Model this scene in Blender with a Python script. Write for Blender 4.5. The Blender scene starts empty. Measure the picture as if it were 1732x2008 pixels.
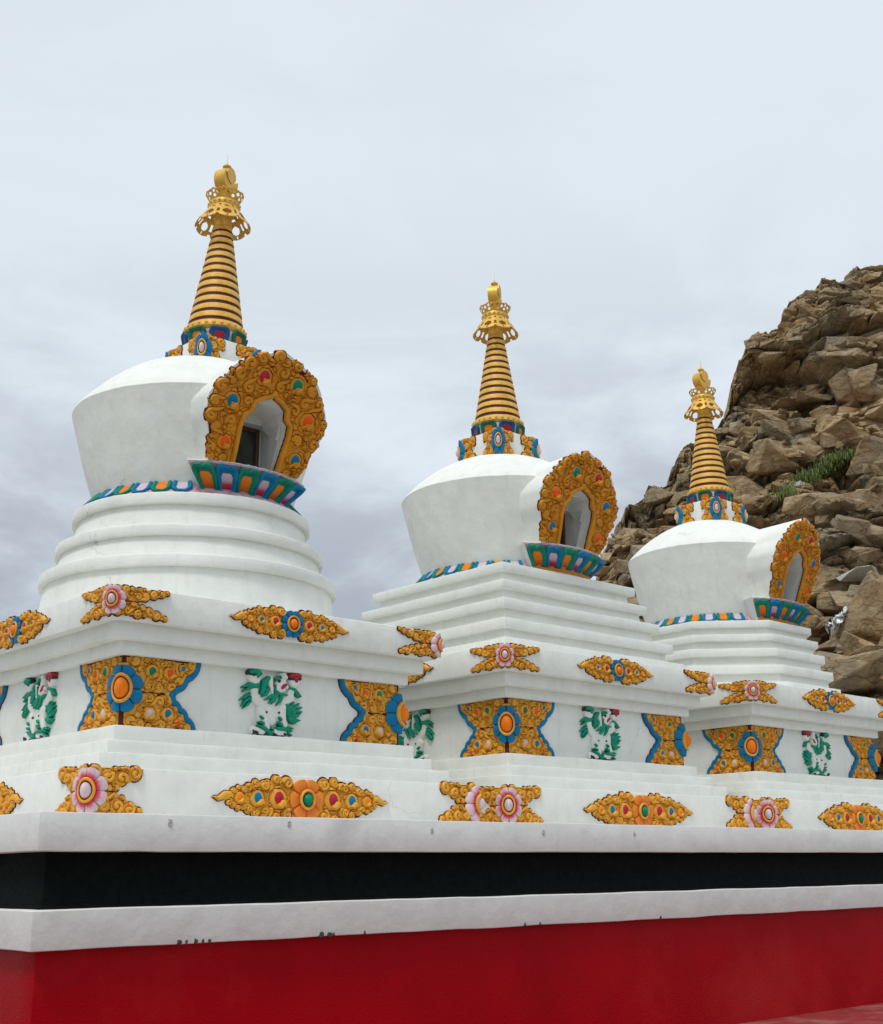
import bpy, bmesh, math, random
import numpy as np
from mathutils import Matrix, Vector
R = math.radians
S = 2.0                                   # metres per building unit (half the width of a stupa base)
scn = bpy.context.scene

# ------------------------------------------------------------------ camera
CAM = np.array([-3.28832, -5.50432, -0.20703])
YAW, PIT, ROL = 0.738011, 0.274022, -0.011659
_fw = np.array([math.sin(YAW)*math.cos(PIT), math.cos(YAW)*math.cos(PIT), math.sin(PIT)])
_r = np.array([math.cos(YAW), -math.sin(YAW), 0.0])
_u = np.cross(_r, _fw)
_r2 = _r*math.cos(ROL)+_u*math.sin(ROL)
_u2 = -_r*math.sin(ROL)+_u*math.cos(ROL)
cd = bpy.data.cameras.new("camera"); cam = bpy.data.objects.new("camera", cd)
scn.collection.objects.link(cam)
mt = Matrix(((_r2[0], _u2[0], -_fw[0], CAM[0]*S), (_r2[1], _u2[1], -_fw[1], CAM[1]*S),
             (_r2[2], _u2[2], -_fw[2], CAM[2]*S), (0, 0, 0, 1)))
cam.matrix_world = mt
cd.sensor_fit = 'VERTICAL'; cd.sensor_height = 36; cd.lens = 44.8463
cd.clip_start = 0.05; cd.clip_end = 20000
scn.camera = cam

# ------------------------------------------------------------------ sky and sun
SUN_EL, SUN_AZ = R(60), R(247)            # azimuth measured clockwise from +y
wd = bpy.data.worlds.new("World"); scn.world = wd; wd.use_nodes = True
nt = wd.node_tree; nt.nodes.clear()
def N(t, **k):
    n = nt.nodes.new(t)
    for a, b in k.items(): setattr(n, a, b)
    return n
out = N('ShaderNodeOutputWorld'); bg = N('ShaderNodeBackground')
sky = N('ShaderNodeTexSky', sky_type='NISHITA', sun_disc=False)
sky.sun_elevation = SUN_EL; sky.sun_rotation = SUN_AZ
tc = N('ShaderNodeTexCoord'); mp = N('ShaderNodeMapping'); mp.inputs['Scale'].default_value = (1.0, 1.0, 2.3); mp.inputs['Location'].default_value = (0, 4.4, 3.3)
nz = N('ShaderNodeTexNoise'); nz.inputs['Scale'].default_value = 4.3; nz.inputs['Detail'].default_value = 9
nz.inputs['Roughness'].default_value = 0.56; nz.inputs['Distortion'].default_value = 0.35
sx = N('ShaderNodeSeparateXYZ')
elr = N('ShaderNodeMapRange'); elr.inputs[1].default_value = 0.17; elr.inputs[2].default_value = 0.50
elr.inputs[3].default_value = 1.0; elr.inputs[4].default_value = 0.10; elr.interpolation_type = 'SMOOTHSTEP'
cr = N('ShaderNodeMapRange'); cr.inputs[1].default_value = 0.36; cr.inputs[2].default_value = 0.64
cr.interpolation_type = 'SMOOTHSTEP'
ml = N('ShaderNodeMath', operation='MULTIPLY')
mixc = N('ShaderNodeMix', data_type='RGBA')
mixc.inputs[6].default_value = (0.80, 0.875, 0.945, 1); mixc.inputs[7].default_value = (0.42, 0.465, 0.53, 1)
zen = N('ShaderNodeMapRange'); zen.inputs[1].default_value = 0.62; zen.inputs[2].default_value = 1.0
zen.inputs[3].default_value = 1.0; zen.inputs[4].default_value = 1.5
vm = N('ShaderNodeVectorMath', operation='SCALE')
sk = N('ShaderNodeVectorMath', operation='SCALE'); sk.inputs['Scale'].default_value = 0.1
mixs = N('ShaderNodeMix', data_type='RGBA'); mixs.inputs[0].default_value = 0.93
L = nt.links.new
L(tc.outputs['Generated'], mp.inputs[0]); L(mp.outputs[0], nz.inputs['Vector']); L(tc.outputs['Generated'], sx.inputs[0])
L(sx.outputs['Z'], elr.inputs[0]); L(nz.outputs['Fac'], cr.inputs[0]); L(cr.outputs[0], ml.inputs[0]); L(elr.outputs[0], ml.inputs[1])
L(ml.outputs[0], mixc.inputs[0]); L(mixc.outputs[2], vm.inputs[0]); L(sx.outputs['Z'], zen.inputs[0]); L(zen.outputs[0], vm.inputs['Scale'])
L(sky.outputs[0], sk.inputs[0]); L(sk.outputs[0], mixs.inputs[6]); L(vm.outputs[0], mixs.inputs[7])
L(mixs.outputs[2], bg.inputs[0]); bg.inputs[1].default_value = 1.0; L(bg.outputs[0], out.inputs[0])
sl = bpy.data.lights.new("sun", 'SUN'); sl.energy = 1.5; sl.angle = R(14); sl.color = (1.0, 0.96, 0.9)
so = bpy.data.objects.new("sun", sl); scn.collection.objects.link(so)
sd = Vector((math.sin(SUN_AZ)*math.cos(SUN_EL), math.cos(SUN_AZ)*math.cos(SUN_EL), math.sin(SUN_EL)))
so.rotation_euler = sd.to_track_quat('Z', 'Y').to_euler(); so.location = (-20, -20, 40)
vs = scn.view_settings
vs.view_transform = 'Standard'; vs.look = 'None'; vs.exposure = 0.0; vs.gamma = 1.0; vs.use_curve_mapping = False

# ------------------------------------------------------------------ materials
def new_mat(name):
    m = bpy.data.materials.new(name); m.use_nodes = True
    t = m.node_tree; b = t.nodes['Principled BSDF']
    return m, t, b
def nn(t, ty, **k):
    n = t.nodes.new(ty)
    for a, b in k.items():
        if a.startswith('i_'): n.inputs[a[2:].replace('_', ' ')].default_value = b
        else: setattr(n, a, b)
    return n
def paint(name, col, rough=0.5, var=0.12, nscale=9.0, bump=0.15, metal=0.0, dirt=None, dirt_amt=0.0, spec=0.4, bscale=60.0):
    """painted plaster / paint: base colour broken up by two noises, small bump"""
    m, t, b = new_mat(name); l = t.links.new
    g = nn(t, 'ShaderNodeNewGeometry')
    n1 = nn(t, 'ShaderNodeTexNoise', i_Scale=nscale, i_Detail=6.0, i_Roughness=0.6)
    l(g.outputs['Position'], n1.inputs['Vector'])
    mr = nn(t, 'ShaderNodeMapRange'); mr.inputs[1].default_value = 0.3; mr.inputs[2].default_value = 0.7
    mr.inputs[3].default_value = 1-var; mr.inputs[4].default_value = 1+var
    l(n1.outputs['Fac'], mr.inputs[0])
    vm = nn(t, 'ShaderNodeVectorMath', operation='SCALE'); vm.inputs[0].default_value = col[:3]
    l(mr.outputs[0], vm.inputs['Scale']); last = vm.outputs[0]
    if dirt_amt > 0:
        n2 = nn(t, 'ShaderNodeTexNoise', i_Scale=nscale*0.35, i_Detail=8.0, i_Roughness=0.65)
        l(g.outputs['Position'], n2.inputs['Vector'])
        r2 = nn(t, 'ShaderNodeMapRange'); r2.inputs[1].default_value = 0.5; r2.inputs[2].default_value = 0.75
        r2.inputs[3].default_value = 0; r2.inputs[4].default_value = dirt_amt
        l(n2.outputs['Fac'], r2.inputs[0])
        mx = nn(t, 'ShaderNodeMix', data_type='RGBA'); mx.inputs[7].default_value = (*dirt, 1)
        l(last, mx.inputs[6]); l(r2.outputs[0], mx.inputs[0]); last = mx.outputs[2]
    l(last, b.inputs['Base Color'])
    b.inputs['Roughness'].default_value = rough; b.inputs['Metallic'].default_value = metal
    b.inputs['Specular IOR Level'].default_value = spec
    if bump > 0:
        n3 = nn(t, 'ShaderNodeTexNoise', i_Scale=bscale, i_Detail=4.0)
        l(g.outputs['Position'], n3.inputs['Vector'])
        bp = nn(t, 'ShaderNodeBump', i_Strength=bump, i_Distance=0.01)
        l(n3.outputs['Fac'], bp.inputs['Height']); l(bp.outputs[0], b.inputs['Normal'])
    return m

def whitewash(name, col, stain=(0.50, 0.46, 0.36), stain_amt=0.35, crack=0.5, mott=.24):
    """limewashed plaster: blotches, faint rain streaks, hair cracks, trowel waviness"""
    m, t, b = new_mat(name); l = t.links.new
    g = nn(t, 'ShaderNodeNewGeometry')
    n1 = nn(t, 'ShaderNodeTexNoise', i_Scale=3.2, i_Detail=9.0, i_Roughness=0.68)
    l(g.outputs['Position'], n1.inputs['Vector'])
    mr = nn(t, 'ShaderNodeMapRange'); mr.inputs[1].default_value = 0.32; mr.inputs[2].default_value = 0.7
    mr.inputs[3].default_value = 0.92; mr.inputs[4].default_value = 1.03
    l(n1.outputs['Fac'], mr.inputs[0])
    vm = nn(t, 'ShaderNodeVectorMath', operation='SCALE'); vm.inputs[0].default_value = col[:3]
    l(mr.outputs[0], vm.inputs['Scale'])
    # streaks: noise squeezed in height
    mp = nn(t, 'ShaderNodeMapping'); mp.inputs['Scale'].default_value = (11, 11, 0.8)
    l(g.outputs['Position'], mp.inputs[0])
    n2 = nn(t, 'ShaderNodeTexNoise', i_Scale=1.0, i_Detail=6.0, i_Roughness=0.6)
    l(mp.outputs[0], n2.inputs['Vector'])
    r2 = nn(t, 'ShaderNodeMapRange'); r2.inputs[1].default_value = 0.55; r2.inputs[2].default_value = 0.85
    r2.inputs[3].default_value = 0; r2.inputs[4].default_value = stain_amt
    l(n2.outputs['Fac'], r2.inputs[0])
    mx = nn(t, 'ShaderNodeMix', data_type='RGBA'); mx.inputs[7].default_value = (*stain, 1)
    l(vm.outputs[0], mx.inputs[6]); l(r2.outputs[0], mx.inputs[0])
    # blotchy grey stains
    n4 = nn(t, 'ShaderNodeTexNoise', i_Scale=7.0, i_Detail=10.0, i_Roughness=0.75)
    l(g.outputs['Position'], n4.inputs['Vector'])
    r4 = nn(t, 'ShaderNodeMapRange'); r4.inputs[1].default_value = 0.56; r4.inputs[2].default_value = 0.78
    r4.inputs[3].default_value = 0; r4.inputs[4].default_value = mott
    l(n4.outputs['Fac'], r4.inputs[0])
    m4 = nn(t, 'ShaderNodeMix', data_type='RGBA'); m4.inputs[7].default_value = (0.42, 0.43, 0.39, 1)
    l(mx.outputs[2], m4.inputs[6]); l(r4.outputs[0], m4.inputs[0])
    # hair cracks, only in some places
    wn = nn(t, 'ShaderNodeTexNoise', i_Scale=3.0, i_Detail=5.0)
    l(g.outputs['Position'], wn.inputs['Vector'])
    ad = nn(t, 'ShaderNodeMix', data_type='RGBA', blend_type='ADD'); ad.inputs[0].default_value = 0.6
    l(g.outputs['Position'], ad.inputs[6]); l(wn.outputs['Color'], ad.inputs[7])
    vo = nn(t, 'ShaderNodeTexVoronoi', feature='DISTANCE_TO_EDGE', i_Scale=0.9)
    l(ad.outputs[2], vo.inputs['Vector'])
    r5 = nn(t, 'ShaderNodeMapRange'); r5.inputs[1].default_value = 0.0; r5.inputs[2].default_value = 0.004
    r5.inputs[3].default_value = crack; r5.inputs[4].default_value = 0
    l(vo.outputs['Distance'], r5.inputs[0])
    n6 = nn(t, 'ShaderNodeTexNoise', i_Scale=1.3, i_Detail=2.0); l(g.outputs['Position'], n6.inputs['Vector'])
    r6 = nn(t, 'ShaderNodeMapRange'); r6.inputs[1].default_value = 0.60; r6.inputs[2].default_value = 0.66
    l(n6.outputs['Fac'], r6.inputs[0])
    cm = nn(t, 'ShaderNodeMath', operation='MULTIPLY'); l(r5.outputs[0], cm.inputs[0]); l(r6.outputs[0], cm.inputs[1])
    m5 = nn(t, 'ShaderNodeMix', data_type='RGBA'); m5.inputs[7].default_value = (0.23, 0.22, 0.19, 1)
    l(m4.outputs[2], m5.inputs[6]); l(cm.outputs[0], m5.inputs[0])
    l(m5.outputs[2], b.inputs['Base Color'])
    b.inputs['Roughness'].default_value = 0.72; b.inputs['Specular IOR Level'].default_value = 0.25
    n7 = nn(t, 'ShaderNodeTexNoise', i_Scale=4.0, i_Detail=3.0); l(g.outputs['Position'], n7.inputs['Vector'])
    n8 = nn(t, 'ShaderNodeTexNoise', i_Scale=70.0, i_Detail=6.0); l(g.outputs['Position'], n8.inputs['Vector'])
    b1 = nn(t, 'ShaderNodeBump', i_Strength=0.5, i_Distance=0.03); b2 = nn(t, 'ShaderNodeBump', i_Strength=0.35, i_Distance=0.004)
    l(n7.outputs['Fac'], b1.inputs['Height']); l(n8.outputs['Fac'], b2.inputs['Height'])
    l(b1.outputs[0], b2.inputs['Normal']); l(b2.outputs[0], b.inputs['Normal'])
    return m

def ramp_mat(name, stops, attr='rad', rough=0.45, bump=0.1):
    """paint whose own colour runs from petal root to petal tip (hand shaded paint)"""
    m, t, b = new_mat(name); l = t.links.new
    a = nn(t, 'ShaderNodeAttribute', attribute_name=attr)
    g = nn(t, 'ShaderNodeNewGeometry')
    n = nn(t, 'ShaderNodeTexNoise', i_Scale=30.0, i_Detail=6.0, i_Roughness=0.7); l(g.outputs['Position'], n.inputs['Vector'])
    mm = nn(t, 'ShaderNodeMath', operation='MULTIPLY_ADD'); mm.inputs[1].default_value = 0.35; mm.inputs[2].default_value = -0.17
    l(n.outputs['Fac'], mm.inputs[0])
    ad = nn(t, 'ShaderNodeMath', operation='ADD'); l(a.outputs['Fac'], ad.inputs[0]); l(mm.outputs[0], ad.inputs[1])
    cr = nn(t, 'ShaderNodeValToRGB'); e = cr.color_ramp.elements
    e[0].position = stops[0][0]; e[0].color = (*stops[0][1], 1); e[1].position = stops[-1][0]; e[1].color = (*stops[-1][1], 1)
    for p_, c in stops[1:-1]:
        q = e.new(p_); q.color = (*c, 1)
    l(ad.outputs[0], cr.inputs[0]); l(cr.outputs[0], b.inputs['Base Color'])
    b.inputs['Roughness'].default_value = rough; b.inputs['Specular IOR Level'].default_value = .2
    bp = nn(t, 'ShaderNodeBump', i_Strength=bump, i_Distance=0.01); l(n.outputs['Fac'], bp.inputs['Height']); l(bp.outputs[0], b.inputs['Normal'])
    return m

MT = {}
MT['white'] = whitewash('white_plaster', (0.795, 0.805, 0.755), stain=(.56, .53, .45), stain_amt=.42)
MT['band'] = whitewash('grey_white_paint', (0.70, 0.69, 0.665), stain=(0.50, 0.44, 0.38), stain_amt=0.22, crack=0.3, mott=.12)
MT['niche_white'] = whitewash('niche_plaster', (0.80, 0.81, 0.77), crack=0.0)
MT['black'] = paint('black_stucco', (0.0022, 0.0045, 0.0038), 0.85, 0.45, 14, 1.6, bscale=55, spec=0.10)
MT['red'] = paint('red_wall_paint', (0.335, 0.0001, 0.005), 0.38, 0.12, 1.2, 0.35, dirt=(0.42, 0.03, 0.026), dirt_amt=0.55, spec=0.07)
MT['pave'] = paint('pale_concrete', (0.27, 0.26, 0.235), 0.85, 0.15, 2, 0.6, dirt=(0.26, 0.23, 0.19), dirt_amt=0.5)
MT['smear'] = paint('cement_smear', (0.46, 0.43, 0.37), 0.9, 0.3, 60, 0.5)
MT['floor'] = paint('red_floor_paint', (0.27, 0.035, 0.035), 0.4, 0.25, 5, 0.6, dirt=(0.42, 0.28, 0.25), dirt_amt=0.6)
MT['soil'] = paint('dry_soil', (0.24, 0.19, 0.14), 0.9, 0.25, 2, 1.0)
MT['gold'] = paint('ochre_gold_paint', (0.72, 0.345, 0.036), 0.45, 0.14, 14, 0.2, dirt=(0.36, 0.13, 0.02), dirt_amt=0.3, spec=.25)
MT['ochre'] = paint('dark_ochre_paint', (0.62, 0.25, 0.014), 0.45, 0.14, 14, 0.2, dirt=(0.27, 0.085, 0.012), dirt_amt=0.3, spec=.25)
MT['maroon'] = paint('maroon_paint', (0.085, 0.010, 0.012), 0.5, 0.2, 16, 0.2, spec=.18)
MT['blue'] = paint('blue_paint', (0.001, 0.165, 0.34), 0.42, 0.18, 14, 0.2, spec=.18)
MT['green'] = paint('green_paint', (0.001, 0.20, 0.125), 0.42, 0.2, 14, 0.2, spec=.18)
MT['dkblue'] = paint('deep_blue_paint', (0.006, 0.085, 0.20), 0.42, 0.2, 14, 0.2, spec=.18)
MT['dkgreen'] = paint('deep_green_paint', (0.005, 0.13, 0.08), 0.42, 0.2, 14, 0.2, spec=.18)
MT['orange'] = paint('orange_paint', (0.86, 0.20, 0.004), 0.38, 0.12, 18, 0.15, spec=.2)
MT['redor'] = paint('red_orange_paint', (0.82, 0.085, 0.003), 0.36, 0.15, 20, 0.1, spec=.2)
MT['pearl'] = paint('pale_pink_paint', (0.62, 0.50, 0.54), 0.4, 0.12, 20, 0.1)
MT['crim'] = paint('crimson_paint', (0.42, 0.012, 0.035), 0.36, 0.3, 24, 0.1, spec=.25)
MT['lionwhite'] = paint('lion_white_paint', (0.74, 0.74, 0.70), 0.5, 0.06, 12, 0.2)
MT['liongreen'] = paint('lion_green_paint', (0.006, 0.26, 0.155), 0.4, 0.15, 14, 0.2, spec=.18)
MT['ink'] = paint('black_paint', (0.02, 0.02, 0.022), 0.4, 0.2, 14, 0.1)
MT['lipred'] = paint('red_paint', (0.40, 0.015, 0.03), 0.4, 0.2, 14, 0.1)
MT['gilt'] = paint('gilded_metal', (0.72, 0.43, 0.075), 0.42, 0.12, 20, 0.15, metal=0.35, dirt=(0.35, 0.18, 0.04), dirt_amt=0.35)
MT['giltpaint'] = paint('gold_spire_paint', (0.72, 0.41, 0.075), 0.5, 0.14, 22, 0.35, metal=0.08, dirt=(0.42, 0.19, 0.03), dirt_amt=0.5, spec=.25)
MT['groove'] = paint('oxblood_paint', (0.06, 0.004, 0.005), 0.6, 0.2, 22, 0.2)
MT['pinkband'] = paint('pink_lime_paint', (0.55, 0.40, 0.44), 0.55, 0.25, 30, 0.4, dirt=(0.33, 0.06, 0.10), dirt_amt=0.8)
MT['glass'] = paint('dark_window_glass', (0.03, 0.045, 0.035), 0.08, 0.3, 6, 0.0, spec=0.8)
MT['wood'] = paint('brown_window_frame', (0.10, 0.055, 0.03), 0.5, 0.2, 20, 0.3)
MT['p_pink'] = ramp_mat('pink_petal_paint', [(0.56, (0.52, 0.005, 0.025)), (0.68, (0.60, 0.10, 0.15)), (0.84, (0.66, 0.46, 0.50)), (1.0, (0.70, 0.57, 0.60))])
MT['p_blue'] = ramp_mat('blue_petal_paint', [(0.3, (0.0005, 0.10, 0.24)), (1.0, (0.001, 0.175, 0.37))])
MT['p_orange'] = ramp_mat('orange_petal_paint', [(0.3, (0.62, 0.12, 0.02)), (0.75, (0.70, 0.19, 0.03)), (1.0, (0.80, 0.27, 0.02))])
MT['lotus_pink'] = ramp_mat('lotus_pink_paint', [(0.15, (0.45, 0.008, 0.03)), (0.42, (0.5, 0.04, 0.09)), (0.62, (0.60, 0.42, 0.48)), (1.0, (0.62, 0.52, 0.56))])
MT['lotus_orange'] = ramp_mat('lotus_orange_paint', [(0.05, (0.42, 0.035, 0.01)), (0.55, (0.80, 0.18, 0.008)), (1.0, (0.82, 0.25, 0.01))])
MT['chip'] = paint('bare_cement', (0.075, 0.055, 0.045), 0.9, 0.3, 40, 1.0)

# ------------------------------------------------------------------ mesh helpers
def finish(me, mats, smooth=True, angle=40):
    for m in mats: me.materials.append(MT[m] if isinstance(m, str) else m)
    me.polygons.foreach_set('use_smooth', np.full(len(me.polygons), smooth, dtype=bool))
    if smooth and angle: me.set_sharp_from_angle(angle=R(angle))
    me.update()
def mesh_obj(name, V, F, mats, parent=None, mi=None, smooth=True, angle=40, attr=None, loc=None, label=None):
    """one mesh object; V in building units"""
    V = np.asarray(V, float)*S
    me = bpy.data.meshes.new(name)
    F = F if isinstance(F, list) else F.tolist()
    me.from_pydata(V.tolist(), [], F)
    if mi is not None: me.polygons.foreach_set('material_index', np.asarray(mi, dtype=np.int32))
    if attr is not None:
        a = me.attributes.new('rad', 'FLOAT', 'POINT'); a.data.foreach_set('value', np.asarray(attr, dtype=np.float32))
    finish(me, mats, smooth, angle)
    o = bpy.data.objects.new(name, me); scn.collection.objects.link(o)
    if parent: o.parent = parent
    if loc is not None: o.location = Vector(loc)*S
    if label: o['label'] = label
    return o
def empty(name, loc, label, cat, group=None):
    o = bpy.data.objects.new(name, None); scn.collection.objects.link(o)
    o.empty_display_size = 0.3; o.location = Vector(loc)*S
    o['label'] = label; o['category'] = cat
    if group: o['group'] = group
    return o
def tag(o, label, cat, group=None, kind=None):
    if label: o['label'] = label
    if cat: o['category'] = cat
    if group: o['group'] = group
    if kind: o['kind'] = kind
    return o
def inst(src, name, parent, loc=(0, 0, 0), rotz=0.0):
    o = bpy.data.objects.new(name, src.data if hasattr(src, 'data') else src); scn.collection.objects.link(o)
    o.parent = parent; o.location = Vector(loc)*S; o.rotation_euler = (0, 0, rotz)
    return o

# -- smooth value noise (numpy)
def _h(ix, iy, iz, seed):
    n = (ix*374761393 + iy*668265263 + iz*2147483647 + seed*974634777) & 0xffffffff
    n = ((n ^ (n >> 13))*1274126177) & 0xffffffff
    n = ((n ^ (n >> 16))*2246822519) & 0xffffffff
    return ((n ^ (n >> 15)) & 0xffffff)/float(0xffffff)
def vnoise(x, y, z=0.0, seed=0):
    x = np.asarray(x, float); y = np.asarray(y, float); z = np.zeros_like(x)+z
    ix, iy, iz = np.floor(x).astype(np.int64), np.floor(y).astype(np.int64), np.floor(z).astype(np.int64)
    fx, fy, fz = x-ix, y-iy, z-iz
    fx, fy, fz = [f*f*(3-2*f) for f in (fx, fy, fz)]
    r = 0
    for a in (0, 1):
        for b in (0, 1):
            for c in (0, 1):
                w = (fx if a else 1-fx)*(fy if b else 1-fy)*(fz if c else 1-fz)
                r = r+w*_h(ix+a, iy+b, iz+c, seed)
    return r*2-1
def fbm(x, y, z=0.0, oct=4, seed=0, gain=0.5):
    r = 0; a = 1.0; f = 1.0
    for k in range(oct):
        r = r+a*vnoise(x*f, y*f, z*f, seed+k*7); a *= gain; f *= 2.03
    return r

# -- closed outlines with matching topology for sweeping profiles
def o_square(w, n=14, rad=0.006):
    pts = []; rad = min(rad, w*0.3)
    for k in range(4):
        a = math.pi/2*k
        c, s = math.cos(a), math.sin(a)
        loc = [(w, -(w-rad)+2*(w-rad)*i/n) for i in range(n+1)]
        loc += [(w-rad+rad*math.cos(t), w-rad+rad*math.sin(t)) for t in (R(30), R(60))]
        pts += [(c*x-s*y, s*x+c*y) for x, y in loc]
    return np.array(pts)
def o_oct(ap, n=8, rad=0.006):
    pts = []; h = ap*math.tan(R(22.5))
    for k in range(8):
        a = math.pi/4*k; c, s = math.cos(a), math.sin(a)
        loc = [(ap, -(h-rad)+2*(h-rad)*i/n) for i in range(n+1)]
        e = (ap-rad*0.35, h+rad*0.0-rad*0.25)
        pts += [(c*x-s*y, s*x+c*y) for x, y in loc]
    return np.array(pts)
def o_round(r, n=144):
    t = np.arange(n)/n*2*math.pi
    return np.stack([r*np.cos(t), r*np.sin(t)], -1)
def o_rect(x0, x1, y0, y1):
    def f(g):                              # g = outward growth
        a0, a1, b0, b1 = x0-g, x1+g, y0-g, y1+g; pts = []
        rd = 0.006
        nx = 60; ny = 24
        pts += [(a1, b0+rd+(b1-b0-2*rd)*i/ny) for i in range(ny+1)]+[(a1-rd*.3, b1-rd*.3)]
        pts += [(a1-rd-(a1-a0-2*rd)*i/nx, b1) for i in range(nx+1)]+[(a0+rd*.3, b1-rd*.3)]
        pts += [(a0, b1-rd-(b1-b0-2*rd)*i/ny) for i in range(ny+1)]+[(a0+rd*.3, b0+rd*.3)]
        pts += [(a0+rd+(a1-a0-2*rd)*i/nx, b0) for i in range(nx+1)]+[(a1-rd*.3, b0+rd*.3)]
        return np.array(pts)
    return f
def sweep(prof, outline, jit=0.0016, seed=0, close_top=False, phase=0.0):
    """prof: [(size, z), ...] bottom to top or any open path; returns V, F"""
    V = []; n = None
    for i, (w, z) in enumerate(prof):
        o = outline(w); n = len(o)
        d = np.linalg.norm(o, axis=1, keepdims=True)+1e-9
        j = jit*vnoise(o[:, 0]*5+seed*3.1, o[:, 1]*5, z*2.0, seed)+jit*0.8*vnoise(o[:, 0]*17+seed, o[:, 1]*17, z*9.0, seed+5)
        o = o+o/d*j[:, None]
        zz = z+jit*0.9*vnoise(o[:, 0]*6, o[:, 1]*6, seed*1.7, seed+9)+jit*0.5*vnoise(o[:, 0]*23, o[:, 1]*23, seed*1.7, seed+3)
        V.append(np.column_stack([o, zz]))
    V = np.concatenate(V); F = []
    m = len(prof)
    for i in range(m-1):
        a = i*n+np.arange(n); b = i*n+(np.arange(n)+1) % n
        F += np.stack([a, b, b+n, a+n], -1).tolist()
    if close_top: F.append((np.arange(n)+(m-1)*n).tolist())
    return V, F
def lip(w, z0, z1, win0, win1, b=0.004):
    return [(win0, z0), (w-b, z0), (w-b*.3, z0+b*.3), (w, z0+b), (w, z1-b), (w-b*.3, z1-b*.3), (w-b, z1), (win1, z1)]

# ------------------------------------------------------------------ relief engine
class Relief:
    """carved / cast relief made from rounded strokes; every stroke = polyline with half widths"""
    def __init__(s, x0, x1, y0, y1, cell=0.0026):
        s.x = np.arange(x0, x1+cell, cell); s.y = np.arange(y0, y1+cell, cell)
        s.X, s.Y = np.meshgrid(s.x, s.y, indexing='ij')
        s.H = np.full(s.X.shape, -1.0); s.C = np.full(s.X.shape, -1, dtype=int)
        s.cell = cell; s.x0, s.y0 = x0, y0
    def window(s, P, w):
        i0 = max(int((min(p[0] for p in P)-w-s.x0)/s.cell)-1, 0); i1 = int((max(p[0] for p in P)+w-s.x0)/s.cell)+3
        j0 = max(int((min(p[1] for p in P)-w-s.y0)/s.cell)-1, 0); j1 = int((max(p[1] for p in P)+w-s.y0)/s.cell)+3
        return slice(i0, max(i1, 0)), slice(j0, max(j1, 0))
    def dist(s, P, W, sl):
        X, Y = s.X[sl], s.Y[sl]; best = np.full(X.shape, 9.0)
        if len(P) == 1:
            return np.hypot(X-P[0][0], Y-P[0][1])/W[0]
        for (a, b, wa, wb) in zip(P[:-1], P[1:], W[:-1], W[1:]):
            dx, dy = b[0]-a[0], b[1]-a[1]; q = dx*dx+dy*dy+1e-12
            t = np.clip(((X-a[0])*dx+(Y-a[1])*dy)/q, 0, 1)
            d = np.hypot(X-a[0]-t*dx, Y-a[1]-t*dy)/np.maximum(wa+(wb-wa)*t, 1e-5)
            best = np.minimum(best, d)
        return best
    def stroke(s, P, W, base, dome, col, flat=False, over=False, pad=None, padcol=0, padh=0.005, ol=0.0, olh=0.0055):
        if not hasattr(W, '__len__'): W = [W]*len(P)
        mw = max(W)+(pad or 0)+ol; sl = s.window(P, mw+s.cell)
        if s.X[sl].size == 0: return
        if pad:
            dd = s.dist(P, [w+pad for w in W], sl); m = (dd < 1) & (s.H[sl] < padh)
            s.H[sl] = np.where(m, padh, s.H[sl]); s.C[sl] = np.where(m, padcol, s.C[sl])
        if ol:
            dd = s.dist(P, [w+ol for w in W], sl); m = dd < 1
            s.H[sl] = np.where(m, olh, s.H[sl]); s.C[sl] = np.where(m, 0, s.C[sl])
        d = s.dist(P, W, sl); ins = d < 1
        h = base+(0 if flat else dome*np.sqrt(np.clip(1-d**3.2, 0, 1)))
        m = ins & ((h > s.H[sl]) | over)
        s.H[sl] = np.where(m, h, s.H[sl]); s.C[sl] = np.where(m, col, s.C[sl])
    def fill(s, mask, h, col):
        m = mask & (s.H < h); s.H[m] = h; s.C[m] = col
    def cut(s, mask):
        s.H[mask] = -1; s.C[mask] = -1
    def arrays(s, mapf, cols=None):
        ok = s.C >= 0
        if cols is not None:
            ok = np.isin(s.C, cols)
        cellok = ok[:-1, :-1] | ok[1:, :-1] | ok[:-1, 1:] | ok[1:, 1:]
        ii, jj = np.nonzero(cellok)
        ny = len(s.y)
        q = np.stack([ii*ny+jj, (ii+1)*ny+jj, (ii+1)*ny+jj+1, ii*ny+jj+1], -1)
        used, inv = np.unique(q, return_inverse=True); q = inv.reshape(q.shape)
        Hf = np.where(ok, s.H, -0.002).ravel()[used]
        V = mapf(s.X.ravel()[used], s.Y.ravel()[used], Hf)
        C = np.where(ok, s.C, -1)
        cc = np.max(np.stack([C[ii, jj], C[ii+1, jj], C[ii+1, jj+1], C[ii, jj+1]]), axis=0)
        hh = np.stack([np.where(ok, s.H, -1)[a, b] for a, b in ((ii, jj), (ii+1, jj), (ii+1, jj+1), (ii, jj+1))])
        cs = np.stack([C[ii, jj], C[ii+1, jj], C[ii+1, jj+1], C[ii, jj+1]])
        cc = np.take_along_axis(cs, hh.argmax(0)[None], 0)[0]
        return V, q, cc

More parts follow.
